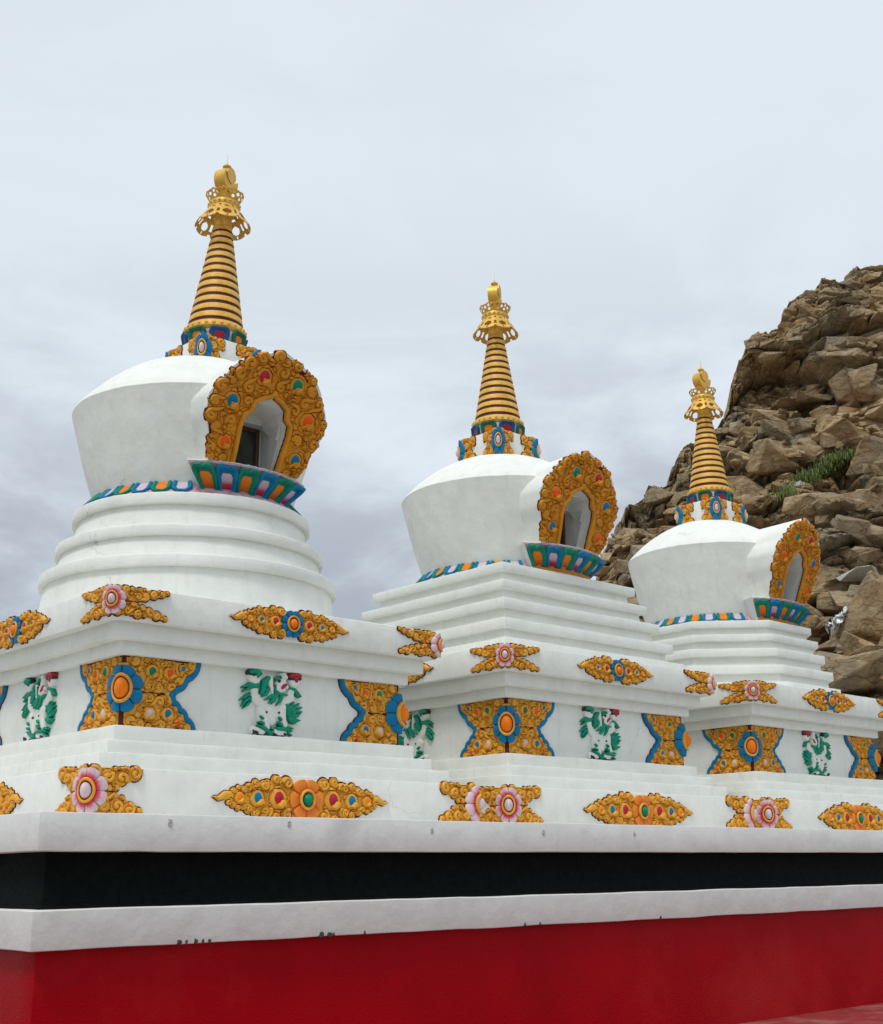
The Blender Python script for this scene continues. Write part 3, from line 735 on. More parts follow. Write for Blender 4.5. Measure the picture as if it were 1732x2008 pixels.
def stupa(idx, label, style, dz, off, lean, upz):
    root = empty('stupa', (XS[idx], 0, 0), label, 'stupa', 'white stupas in a row on the terrace')
    sq = o_square; sd = idx*10
    def tier(name, prof, outline=sq, mats=('white',), jit=0.0022, seed=0, smooth=True, ct=False):
        V, F = sweep(prof, outline, jit, sd+seed, ct)
        return mesh_obj(name, V, F, list(mats), root, angle=28)
    e = 0.003
    tier('base_block', lip(WD['A'], -0.004, Z['A1'], .9, .88), seed=1)
    for k, (w, z0, z1) in enumerate((('S1', Z['A1'], Z['S1']), ('S2', Z['S1'], Z['S2']), ('S3', Z['S2'], Z['S3']))):
        tier('step', lip(WD[w], z0-e, z1, WD[w]-.1, WD[w]-.1), seed=2+k)
    tier('throne', lip(WD['D'], Z['S3']-e, Z['D1']+e, .6, .6), seed=6)
    tier('cornice_moulding', lip(WD['E2'], Z['D1'], Z['E2']+e, .7, .7), seed=7)
    tier('cornice_moulding', lip(WD['E1'], Z['E2'], Z['E1']+e, .75, .75), seed=8)
    tier('cornice_slab', lip(WD['F'], Z['E1'], Z['F1'], .8, .5), seed=9)
    # terraces
    if style == 'round':
        tier('terrace_plate', lip(.80, Z['F1']-e, .945, .7, .6), seed=20)
        T = [(.732, .707, .942, 1.123, 1.180), (.664, .641, 1.180, 1.283, 1.335), (.594, .568, 1.335, 1.455, 1.510)]
        for k, (w, wi, zb, z0, z1) in enumerate(T):
            wl = wi+.022
            tier('terrace_step', [(wi-.03, zb-e), (wl, zb-e), (wi, z0), (w-.006, z0), (w-.002, z0+.003), (w, z0+.008), (w, z1-.008), (w-.002, z1-.003), (w-.007, z1), (wi-.1, z1)], o_round, seed=11+k)
    else:
        ol = sq if style == 'square' else o_oct
        if style == 'square':
            T = [(.775, None, Z['F1'], .985), (.728, .985, 1.048, 1.103), (.6755, 1.103, 1.177, 1.230), (.626, 1.230, 1.296, 1.346), (.5775, 1.346, 1.413, 1.463)]
        else:
            T = [(.785, None, Z['F1'], .975), (.745, .975, 1.040, 1.096), (.706, 1.096, 1.163, 1.216), (.668, 1.216, 1.274, 1.320), (.632, 1.320, 1.374, 1.422)]
        for k, (w, zb, z0, z1) in enumerate(T):
            if zb is None: tier('terrace_plate', lip(w, z0-e, z1, w-.1, w-.2), ol, seed=20)
            else:
                wi = w-.037
                tier('terrace_step', [(wi-.03, zb-e), (wi+.008, zb-e)]+[(wi, z0)]+lip(w, z0, z1, wi, wi-.1)[1:], ol, seed=21+k)
    topz = T[-1][-1]
    # dome
    zb = topz; zs = (2.045, 2.030, 1.992)[idx]; rs = (.628, .628, .606)[idx]; capz = (.325, .285, .285)[idx]
    prof = [(.46, zb-.01), (.472, zb)]
    for t in np.linspace(0.03, 1, 22):
        r_ = .472+(rs-.472)*(t**1.0)+0.010*math.sin(t*math.pi)*0.6
        prof.append((r_, zb+(zs-.010-zb)*t))
    for a in (15, 35, 60, 80): prof.append((rs-.005*(1-math.cos(R(a)))+.001, zs-.010+.010*math.sin(R(a))))
    for q in np.linspace(0.985, 0.12, 26):
        prof.append((rs*q-.002, zs+.004+capz*(1-q**2.3)))
    V, F = sweep(prof, lambda w: o_round(w, 240), 0.0022, sd+30)
    keep = []
    zn = (1.677, 1.632, 1.592)[idx]
    for f in F:
        c = V[f].mean(0)
        if c[1] < 0 and abs(c[0]) < 0.112 and zn+.005 < c[2] < zn+0.30: continue
        keep.append(f)
    mesh_obj('dome', V, keep, ['white'], root, angle=28)
    # lotus ring round the foot of the dome
    npet = 34
    def ringmap(s, v, h):
        rr = .566-(v/0.075)*.070+h*.8; a = s/.56
        return np.stack([rr*np.sin(a), -rr*np.cos(a), topz+.004+v+h*.5], -1)
    V, F = sweep([(.565, topz+.001), (.562, topz+.006), (.49, topz+.075), (.47, topz+.078)], o_round, 0.0005, 3)
    ringo = mesh_obj('lotus_ring', V, F, ['pinkband'], root)
    for k in range(npet):
        a = (k+.5)/npet*2*math.pi
        if abs((a+math.pi) % (2*math.pi)-math.pi) < 0.60: continue
        petal('lotus_petal', ringo, ringmap, a*.56, 2*math.pi*.56/npet*1.05, 0.0, .070, ('blue', 'green')[k % 2], ('pearl', 'orange')[k % 2], up=False, rnd=.72, rp=2.0, hs=.6)
    # niche -----------------------------------------------------------
    yb, ya = ((.538, .784), (.577, .750), (.628, .835))[idx]; ux = (1.0, 1.0, .84)[idx]
    zt = (2.215, 2.194, 2.150)[idx]; slope = (ya-yb)/(zt-zn); sl = math.sqrt(1+slope*slope); vs_ = (zt-zn)*sl/0.592
    def nmap(u, v, h):
        zz = zn+v*vs_/sl-h*slope/sl; yy = -(yb+(v*vs_/sl)*slope)-h/sl
        return np.stack([np.asarray(u)*ux, yy, zz], -1)
    # body of the niche: outer shell, inner tunnel, both running back into the dome
    shell = [(x*(.965+.025*min(1, max(0, y)/.25)), y*0.99) for x, y in OUT]
    def ring_at(P, back, h=0.0):
        P = np.array(P); q = nmap(P[:, 0], P[:, 1], np.full(len(P), h))
        if back is not None: q[:, 1] = back
        return q
    def resamp(P, n):
        P = np.array(P); d = np.concatenate([[0], np.cumsum(np.hypot(*np.diff(P, axis=0).T))]); t = np.linspace(0, d[-1], n)
        return np.stack([np.interp(t, d, P[:, 0]), np.interp(t, d, P[:, 1])], -1)
    sh = resamp(shell, 60); sh[:, 0] *= 1.0
    f0 = ring_at(sh, None, 0.004); f05 = ring_at(sh*[0.992, 0.996], None, -0.03); rings = [f0*1.0, f05]
    for bk in (0.3, 0.6, 1.0):
        b_ = f05.copy(); b_[:, 1] = f05[:, 1]*(1-bk)+(-.28)*bk; b_[:, 2] -= 0.012*bk; rings.append(b_)
    n = len(sh); V = np.concatenate(rings); F = []
    for i in range(len(rings)-1):
        for k in range(n-1): F.append([i*n+k, i*n+k+1, (i+1)*n+k+1, (i+1)*n+k])
    # front face between shell and opening
    op = resamp(OPN, 60); opn = ring_at(op, None, 0.004); base = len(V); V = np.concatenate([V, opn])
    for k in range(n-1): F.append([k, base+k, base+k+1, k+1])
    body = mesh_obj('niche_body', V, F, ['white'], root, angle=45)
    # tunnel: arched front part, then a square headed chamber with a rear wall
    y1 = (-.455, -.480, -.50)[idx]; d2 = y1+.012
    mid_ = opn.copy(); mid_[:, 1] = y1; lo = mid_[:, 2] < zn+.212; mid_[lo, 0] = np.sign(mid_[lo, 0])*.136*ux; opx = mid_
    V = np.concatenate([opn, mid_]); F = [[k, k+n, k+n+1, k+1] for k in range(n-1)]
    mesh_obj('niche_arch', V, F, ['niche_white'], root, angle=35)
    zc = zn+.262; wN = .142*ux; zf = zn-.004
    def box(name, bx, mats, par):
        V = [(x, y, z) for x in bx[:2] for y in bx[2:4] for z in bx[4:]]
        F = [[0, 1, 3, 2], [4, 6, 7, 5], [0, 4, 5, 1], [2, 3, 7, 6], [0, 2, 6, 4], [1, 5, 7, 3]]
        return mesh_obj(name, V, F, mats, par, smooth=False)
    V = [(-wN-.03, y1, zf), (-wN-.03, y1, zc), (wN+.0, y1, zc), (wN, y1, zf), (-wN-.03, d2+.06, zf), (-wN-.03, d2+.06, zc), (wN, d2+.06, zc), (wN, d2+.06, zf),
         (-wN-.03, y1, zc+.13), (wN+.0, y1, zc+.13)]
    F = [[0, 4, 5, 1], [1, 5, 6, 2], [2, 6, 7, 3], [4, 7, 6, 5], [1, 2, 9, 8], [0, 3, 7, 4]]
    mesh_obj('niche_chamber', V, F, ['niche_white'], root, smooth=False)
    yw = d2+.058
    wf = box('niche_window', (-.125*ux, .112*ux, yw-.010, yw-.002, zn+.002, zc-.012), ['glass'], root)
    for bx in ((.098*ux, .118*ux, yw-.022, yw-.004, zn, zc-.006), (-.125*ux, .098*ux, yw-.022, yw-.004, zc-.022, zc-.004)):
        box('window_frame', bx, ['wood'], wf)
    # lintel plane of the niche floor
    fr = bpy.data.objects.new('niche_frame', None)
    me = LIB['niche_frame'].copy(); co = np.empty(len(me.vertices)*3); me.vertices.foreach_get('co', co); co = co.reshape(-1, 3)/S
    co = nmap(co[:, 0], co[:, 2], -co[:, 1])*S; me.vertices.foreach_set('co', co.ravel()); me.update()
    fr = bpy.data.objects.new('niche_frame', me); scn.collection.objects.link(fr); fr.parent = root
    gm = (['redor', 'blue', 'crim', 'green', 'redor', 'blue'], ['blue', 'redor', 'green', 'crim', 'blue', 'redor'], ['blue', 'redor', 'green', 'crim', 'blue', 'redor'])[idx]
    for i, ((gx, gy), m) in enumerate(zip(NG, gm)):
        g = 0.031 if i in (1, 2, 3, 4) else 0.027
        go = gem_mesh('gem', gx, gy, g, m, fr, nmap)
        sg = -1 if gx < 0 else 1
        rl = Relief(gx-.05, gx+.05, gy-.05, gy+.05, 0.0024)
        P, W = curl(gx+sg*.001, gy-.019, .0165, math.pi*(0.0 if sg < 0 else 1.0)-sg*1.9, sg, .95, .38)
        rl.stroke([(gx-sg*.026, gy-.034)]+P, [.006]+W, 0.020, 0.012, 0)
        V, F, C = rl.arrays(nmap); mesh_obj('gem_scroll', V, F, ['ochre'], fr, angle=65)
    # lotus base of the niche
    Rt = (.590, .622, .655)[idx]; ph = (.595, .575, .53)[idx]; zt_ = zn-.008; zb_ = topz+.034; Rb = Rt-.080; cy0 = 0.0
    m_ = 40; V = []; F = []
    prof = [(Rb-.05, topz+.001), (Rb+.006, topz+.001), (Rb+.022, topz+.030), (Rb+.008, topz+.036), (Rt-.004, zt_-.018), (Rt+.004, zt_-.014), (Rt+.006, zt_-.004), (Rt-.002, zt_+.002), (.40, zt_+.004)]
    mi = []
    for k in range(m_+1):
        a = -ph*1.02+2*ph*1.02*k/m_
        for (r_, z_) in prof:
            j = .0016*vnoise(np.array([a*30]), np.array([z_*9]), 0, 4)[0]; a2 = a*(.80+.20*min(1, max(0, (z_-zb_)/(zt_-zb_))))
            V.append(((r_+j)*math.sin(a2), -(r_+j)*math.cos(a2), z_+j))
    q = len(prof)
    for k in range(m_):
        for i in range(q-1):
            F.append([k*q+i, (k+1)*q+i, (k+1)*q+i+1, k*q+i+1]); mi.append([2, 2, 2, 1, 1, 1, 0, 0][i])
    F.append([i for i in range(q)][::-1]); mi.append(0); F.append([m_*q+i for i in range(q)]); mi.append(0)
    lb = mesh_obj('niche_lotus_base', V, F, ['niche_white', 'pinkband', 'ochre'], root, mi=mi, angle=40)
    H_ = math.hypot(Rt-Rb, zt_-.016-zb_)
    def lmap(s, v, h):
        t = v/H_; a = s/Rt*(.80+.20*np.clip(t, 0, 1)); rr = Rb+.0055+(Rt-Rb)*t+h*.85+.012*np.sin(np.clip(t, 0, 1)*math.pi*.5)*t; zz = zb_+(zt_-.016-zb_)*t-h*.4
        return np.stack([rr*np.sin(a), -rr*np.cos(a), zz], -1)
    npn = 6; pw = 2*ph*Rt/npn
    for k in range(npn):
        petal('lotus_petal', lb, lmap, (-ph+2*ph*(k+.5)/npn)*Rt, pw*1.12, 0, H_*.98, ('green', 'blue')[k % 2], ('lotus_orange', 'lotus_pink')[k % 2], rnd=.46, rp=3.0)
    # harmika and spire: their own small frame so they can sit slightly off the axis
    ox, oy = off[0], off[1]
    def up(o, z0):
        o.location = Vector((ox+lean[0]*(z0-2.3), oy+lean[1]*(z0-2.3), 0))*S
        return o
    def uobj(name, V, F, mats, **k):
        V = np.asarray(V, float).copy(); V[:, 0] += ox+lean[0]*(V[:, 2]-2.3); V[:, 1] += oy+lean[1]*(V[:, 2]-2.3); V[:, 2] += upz
        return mesh_obj(name, V, F, mats, k.pop('parent', root), **k)
    hw = .166; hz0, hz1 = 2.290, 2.462
    V, F = sweep([(.20, hz0-.05), (.185, hz0-.02), (.150, hz0+.004)], lambda w: o_square(w, 8), .001, sd+41); uobj('harmika_foot', V, F, ['white'])
    V, F = sweep([(.10, hz0)]+lip(hw, hz0, hz1, .1, .02), lambda w: o_square(w, 8), .0012, sd+42); har = uobj('harmika', V, F, ['white'])
    hc = (hz0+hz1)/2
    for sx_, sy_, rz in ((-1, -1, 0), (1, -1, math.pi/2), (-1, 1, -math.pi/2), (1, 1, math.pi)):
        cx, cy = ox+sx_*hw+lean[0]*(hc-2.3), oy+sy_*hw+lean[1]*(hc-2.3)
        o = inst(LIB['harmika_corner'], 'harmika_ornament', root, (cx, cy, hc+upz), rz)
        flower(o, map_bend(.95, .02, .004), 0, 0, .062, 6, 'p_blue', 'gold', 'pearl', tall=1.42, jr=.30, rr=.44, phase=0.25)
    # lotus cup
    def cup(w): return o_round(w, 96)
    V, F = sweep([(.10, 2.455), (.142, 2.458), (.152, 2.48), (.158, 2.515), (.150, 2.535), (.10, 2.54)], cup, .0003, 2); cu = uobj('spire_cup', V, F, ['pinkband'])
    def cmap(s, v, h):
        a = s/.155; rr = .150+.012*(v/.07)+h*.7; x = rr*np.sin(a)+ox+lean[0]*.2; y = -rr*np.cos(a)+oy+lean[1]*.2
        return np.stack([x, y, 2.462+v+upz], -1)
    for k in range(8): petal('lotus_petal', cu, cmap, (k+.5)/8*2*math.pi*.155, 2*math.pi*.155/8*.9, 0, .072, ('dkgreen', 'dkblue')[k % 2], ('orange', 'crim')[k % 2])
    # beaded ring
    V, F = sweep([(.13, 2.530), (.156, 2.532), (.166, 2.545), (.164, 2.562), (.150, 2.582), (.13, 2.584)], cup, .0005, 2); bd = uobj('bead_ring', V, F, ['giltpaint'])
    def beads(par, rad, z, n, br):
        Vb = []; Fb = []
        for k in range(n):
            a = 2*math.pi*k/n; cx, cy = rad*math.cos(a), rad*math.sin(a)
            b0 = len(Vb)
            for i in range(5):
                t = math.pi*(i+.5)/5
                for j in range(8):
                    p_ = 2*math.pi*j/8; Vb.append((cx+br*math.sin(t)*math.cos(p_), cy+br*math.sin(t)*math.sin(p_), z+br*math.cos(t)))
            for i in range(4):
                for j in range(8): Fb.append([b0+i*8+j, b0+(i+1)*8+j, b0+(i+1)*8+(j+1) % 8, b0+i*8+(j+1) % 8])
            Fb.append([b0+j for j in range(8)]); Fb.append([b0+32+j for j in range(8)][::-1])
        return uobj('beads', Vb, Fb, ['giltpaint'], parent=par, angle=None)
    beads(bd, .160, 2.558, 26, .011)
    # thirteen rings
    zc0, zc1, r0, r1 = 2.584, 3.182, .146, .048
    V, F = sweep([(r0-.0012, zc0-.01), (r1-.0012, zc1+.001)], lambda w: o_round(w, 64), .0, 2); core = uobj('spire_core', V, F, ['groove'])
    zz = np.array([zc0+(zc1-zc0)*((1-.985**k)/(1-.985**13)) for k in range(14)])
    for k in range(13):
        a, b = zz[k]+.0195-.0004*k, zz[k+1]
        fr_ = lambda z: r0+(r1-r0)*(z-zc0)/(zc1-zc0)
        V, F = sweep([(fr_(a)-.012, a), (fr_(a)+.001, a), (fr_(a)+.0025, a+.002), (fr_(b)+.0025, b-.002), (fr_(b)+.001, b), (fr_(b)-.012, b)], lambda w: o_round(w, 72), .0007, k)
        uobj('spire_ring', V, F, ['giltpaint'])
    V, F = sweep([(r1-.004, zc1-.002), (r1+.001, zc1+.002), (r1-.002, zc1+.05), (.052, zc1+.07), (.070, zc1+.12), (.03, zc1+.125)], lambda w: o_round(w, 64), .0004, 2); uobj('spire_neck', V, F, ['giltpaint'])
    # pierced canopy
    def pierced(name, prof_fn, nv, nseg, hole, thick=.0035):
        SG = 24; m1, m2 = nseg*SG, nv; Vp = []
        for i in range(m1):
            a = 2*math.pi*i/m1
            for j in range(m2+1):
                t = j/m2; r_, z_ = prof_fn(t, a*nseg/(2*math.pi) % 1.0); Vp.append((r_*math.cos(a), r_*math.sin(a), z_))
        Fp = []
        for i in range(m1):
            for j in range(m2):
                fa = ((i+.5)/SG) % 1.0; t = (j+.5)/m2
                if hole(fa, t): continue
                a = i*(m2+1)+j; b = ((i+1) % m1)*(m2+1)+j; Fp.append([a, b, b+1, a+1])
        o = uobj(name, Vp, Fp, ['gilt'], angle=None)
        md = o.modifiers.new('solid', 'SOLIDIFY'); md.thickness = thick*S; md.offset = 0
        return o
    def skirt(t, fa):
        x = abs(fa-.5)*2
        return .078+(.150-.078)*(t**1.1), 3.300-.104*t-(.014*(1-x**2)*t**3)
    def hole_s(fa, t):
        x = abs(fa-.5)*2
        if (x/.34)**2+((t-.27)/.075)**2 < 1 and t < .30: return True
        if x > .80 and .10 < t < .22: return True
        if (x/.52)**2+((t-.67)/.165)**2 < 1: return True
        if x > .84 and .50 < t < .80: return True
        if x > .86 and t > .93: return True
        if (x/.12)**2+((t-.915)/.045)**2 < 1: return True
        return False
    pierced('spire_canopy', skirt, 30, 8, hole_s)
    V, F = sweep([(.05, 3.290), (.080, 3.290), (.084, 3.300), (.086, 3.312), (.080, 3.330), (.076, 3.336), (.04, 3.338)], cup, .0003, 2); cb = uobj('canopy_band', V, F, ['gilt'])
    beads(cb, .083, 3.314, 18, .0095)
    def crownf(t, fa):
        x = abs(fa-.5)*2
        return .076+(.103-.076)*t, 3.334+.044*t+(.008*(1-x)*(t**3))
    def hole_c(fa, t):
        x = abs(fa-.5)*2
        if (x/.42)**2+((t-.30)/.16)**2 < 1: return True
        if ((1-x)/.42)**2+((t-.62)/.17)**2 < 1: return True
        if (x/.24)**2+((t-.72)/.14)**2 < 1: return True
        if t > .9 and .3 < x < .5: return True
        return False
    pierced('spire_crown', crownf, 20, 10, hole_c, .003)
    # moon, sun, finial
    naz = R((155, 147, 182)[idx]); nx_, ny_ = math.sin(naz), math.cos(naz); tx, ty = -ny_, nx_   # normal and lateral
    def disc(name, poly, th, zc_, fwd=0.0):
        nP = len(poly); V = []
        for s_ in (-1, 1):
            for (a, b) in poly: V.append((tx*a+nx_*(th*s_*.5+fwd), ty*a+ny_*(th*s_*.5+fwd), zc_+b))
        F = [list(range(nP))[::-1], [nP+i for i in range(nP)]]+[[i, (i+1) % nP, nP+(i+1) % nP, nP+i] for i in range(nP)]
        return uobj(name, V, F, ['gilt'], angle=35)
    # crescent as a closed strip of quads
    mc = 26; V = []; F = []
    for i in range(mc+1):
        t = i/mc*2-1; a = R(-90)+R(120)*t+R(-16); ro = .071; ri = ro-.032*math.cos(t*1.5)-.001
        for r_ in (ro, ri):
            for s_ in (-1, 1):
                zo = .014 if r_ == ri else 0
                V.append((tx*r_*math.cos(a)+nx_*s_*.033, ty*r_*math.cos(a)+ny_*s_*.033, 3.470+r_*math.sin(a)+zo*math.cos(t*1.5)))
    for i in range(mc):
        a, b = i*4, i*4+4
        F += [[a, a+1, b+1, b], [a+2, b+2, b+3, a+3], [a, b, b+2, a+2], [a+1, a+3, b+3, b+1]]
    F += [[0, 2, 3, 1], [mc*4, mc*4+1, mc*4+3, mc*4+2]]
    uobj('crescent_moon', V, F, ['gilt'], angle=35)
    disc('sun_disc', [(.041*math.cos(t), .046*math.sin(t)) for t in np.linspace(0, 2*math.pi, 37)[:-1]], .050, 3.496, .012)
    V, F = sweep([(.02, 3.33), (.020, 3.37), (.02, 3.41)], lambda w: o_round(w, 24), 0, 1); uobj('finial_stem', V, F, ['gilt'])
    V, F = sweep([(.010, 3.525), (.010, 3.542), (.018, 3.548), (.024, 3.556), (.024, 3.560), (.016, 3.566), (.007, 3.574), (.004, 3.585), (.0012, 3.592), (.0008, 3.640)], lambda w: o_round(w, 28), 0, 1, True); uobj('finial', V, F, ['gilt'])
    # painted ornaments of the body -----------------------------------------
    corners = [(-1, -1, 0.0), (1, -1, math.pi/2), (-1, 1, -math.pi/2)]
    for sx_, sy_, rz in corners:
        w = WD['A']; o = inst(LIB['base_corner'], 'base_corner_ornament', root, (sx_*w, sy_*w, .096), rz)
        flower(o, bend, 0, 0, .088, 8, 'p_pink', 'gold', 'pearl', tall=1.0, jr=.32, rr=.45)
        w = WD['F']; o = inst(LIB['cornice_corner'], 'cornice_corner_ornament', root, (sx_*w, sy_*w, .861), rz)
        flower(o, bend, 0, 0, .064, 8, 'p_pink', 'gold', 'pearl', tall=.96, jr=.32, rr=.46)
        w = WD['D']; o = inst(LIB['throne_corner'], 'throne_corner_ornament', root, (sx_*w, sy_*w, .5195), rz)
        flower(o, bend, 0, .008, .100, 8, 'p_blue', 'gold', 'orange', tall=1.0, jr=.40, rr=.52)
        for gx, gy, g, m in TGEMS:
            for s_ in (1, -1):
                mm = m if (s_ > 0 or idx == 0 or gx < .2) else {'redor': 'redor', 'blue': 'blue'}.get(m, m)
                gem_mesh('gem', gx*s_, gy, g*.92, mm, o, map_corner)
    for rz, (dx, dy) in ((0.0, (0, -1)), (-math.pi/2, (-1, 0))):
        w = WD['A']; o = inst(LIB['base_centre'], 'base_centre_ornament', root, (dx*w, dy*w, .088), rz)
        flower(o, map_flat, 0, 0, .086, 6, 'p_orange', 'gold', 'green', tall=1.03, jr=.27, rr=.40, phase=0.5, lift=.012)
        for (bx, br, g), m in zip(BODA, ('crim', 'blue', 'orange')):
            for s_ in (1, -1): gem_mesh('gem', bx*s_, 0.002, g*.9, m, o, map_flat)
        w = WD['F']; o = inst(LIB['cornice_centre'], 'cornice_centre_ornament', root, (dx*w, dy*w, .862), rz)
        flower(o, map_flat, 0, 0, .060, 8, 'p_blue', 'gold', 'orange', tall=1.03, jr=.34, rr=.50, lift=.012)
        for (bx, br, g), m in zip(BODF, ('crim', 'blue', 'orange')):
            for s_ in (1, -1): gem_mesh('gem', bx*s_, 0.002, g*.9, m, o, map_flat)
        w = WD['D']; o = inst(LIB['lion_body'], 'snow_lion_relief', root, (dx*w, dy*w, .519), rz)
        h = inst(LIB['lion_hair'], 'lion_hair', o)
        o.scale = (-1 if (idx == 1 and dx == -1) or idx == 2 else 1, .68, 1)
    return root

stupa(0, 'largest and nearest white stupa at the left, with round ring steps under its dome', 'round', 0, (.050, -.045), (.022, -.020), 0.0)
stupa(1, 'middle white stupa with square stepped tiers under its dome', 'square', 0, (-.006, .004), (0, 0), -.002)
stupa(2, 'farthest white stupa at the right, with eight sided steps, in front of the rocky slope', 'oct', 0, (.022, -.020), (0, 0), -.040)

# ------------------------------------------------------------------ terrace plinth
G = -0.983
pl = empty('terrace_plinth', (0, 0, G), 'long stepped terrace painted red, black and white that carries the three stupas', 'terrace')
def band(name, prof, mats, seed, jit=.0022, smooth=True):
    V, F = sweep([(g, z-G) for g, z in prof], o_rect(0, XS[2], 0, 0) if False else o_rect(-0.0, XS[2], -0.0, 0.0), jit, seed)
    return mesh_obj(name, V, F, mats, pl, angle=28)
def orect(g): return o_rect(0, XS[2], 0, 0)(g)
def band(name, prof, mats, seed, jit=.0022):
    V, F = sweep([(g, z) for g, z in prof], orect, jit, seed); V[:, 2] -= G
    return mesh_obj(name, V, F, mats, pl, angle=28)
b_ = .005
band('cap_slab', [(1.2, -.131), (1.329, -.131), (1.333, -.129), (1.334, -.126), (1.334, -.005), (1.332, -.001), (1.328, 0), (0.6, 0.0), (0.05, 0.0)], ['band'], 1)
band('black_frieze', [(1.297, -.3195), (1.297, -.312), (1.286, -.306), (1.277, -.25), (1.273, -.19), (1.272, -.128), (1.2, -.127)], ['black'], 2, .003)
band('lower_band', [(1.25, -.4478), (1.336, -.4478), (1.340, -.446), (1.3415, -.442), (1.3415, -.322), (1.339, -.318), (1.334, -.3174), (1.24, -.3174)], ['band'], 3)
band('red_wall', [(1.304, G), (1.302, -.8), (1.300, -.6), (1.300, -.4445), (1.2, -.4440)], ['red'], 4, .002)
# patches of bare cement where the whitewash has broken away
def chip(x, z, w, h, seed, wy=1.3415, mat='chip', d=.006):
    rng = random.Random(seed); n = 14; V = []
    for k in range(n):
        a = 2*math.pi*k/n; q = rng.uniform(.6, 1.1); V.append((x+w*q*math.cos(a), -wy-.0022, z+h*q*math.sin(a)))
    V += [(x, -wy-d, z)]; V += [(v[0]*1, -wy+.02, v[2]) for v in V[:n]]
    F = [[k, (k+1) % n, n] for k in range(n)]+[[k, n+1+k, n+1+(k+1) % n, (k+1) % n] for k in range(n)]
    V = np.array(V); V[:, 2] -= G
    mesh_obj('chipped_patch' if mat == 'chip' else 'cement_smear', V, F, [mat], pl)
def front_pt(px, z, wy):                      # x on the wall y=-wy at height z seen at picture column px
    best = None
    for x in np.linspace(-1.3, 6, 1500):
        d = np.array([x, -wy, z])-CAM; D = d@_fw; u = 866+2501.4*(d@_r2)/D
        if best is None or abs(u-px) < best[0]: best = (abs(u-px), x)
    return best[1]
for i, (px, w) in enumerate(((352, .011), (366, .006), (384, .009), (398, .006), (412, .007), (630, .013), (646, .012), (654, .007), (1030, .007), (1060, .006), (715, .005), (1296, .007))):
    chip(front_pt(px, -.445, 1.3415), -.441, w, .006+w*.45, i)
for i, (px, pz, w) in enumerate(((333, -.030, .016), (568, -.026, .014), (848, -.045, .013), (1066, -.045, .014), (1244, -.045, .013))):
    o = chip(front_pt(px, -.04, 1.334), pz, w*.7, w, 50+i, 1.334, 'smear', .0025)

# ------------------------------------------------------------------ ground
def sheet(name, x0, x1, y0, y1, z, mat, nx=2, ny=2):
    V = [(x, y, z) for x in np.linspace(x0, x1, nx) for y in np.linspace(y0, y1, ny)]
    F = [[i*ny+j, (i+1)*ny+j, (i+1)*ny+j+1, i*ny+j+1] for i in range(nx-1) for j in range(ny-1)]
    return mesh_obj(name, V, F, [mat], smooth=False)
tag(sheet('ground', -2500, 2500, -2500, 2500, G-.004, 'soil'), None, None, kind='structure')
tag(sheet('pavement', -30, 30, -30, 12, G-.002, 'pave'), None, None, kind='structure')
tag(sheet('floor', -1.9, XS[2]+2.1, -2.25, 2.2, G, 'floor'), None, None, kind='structure')

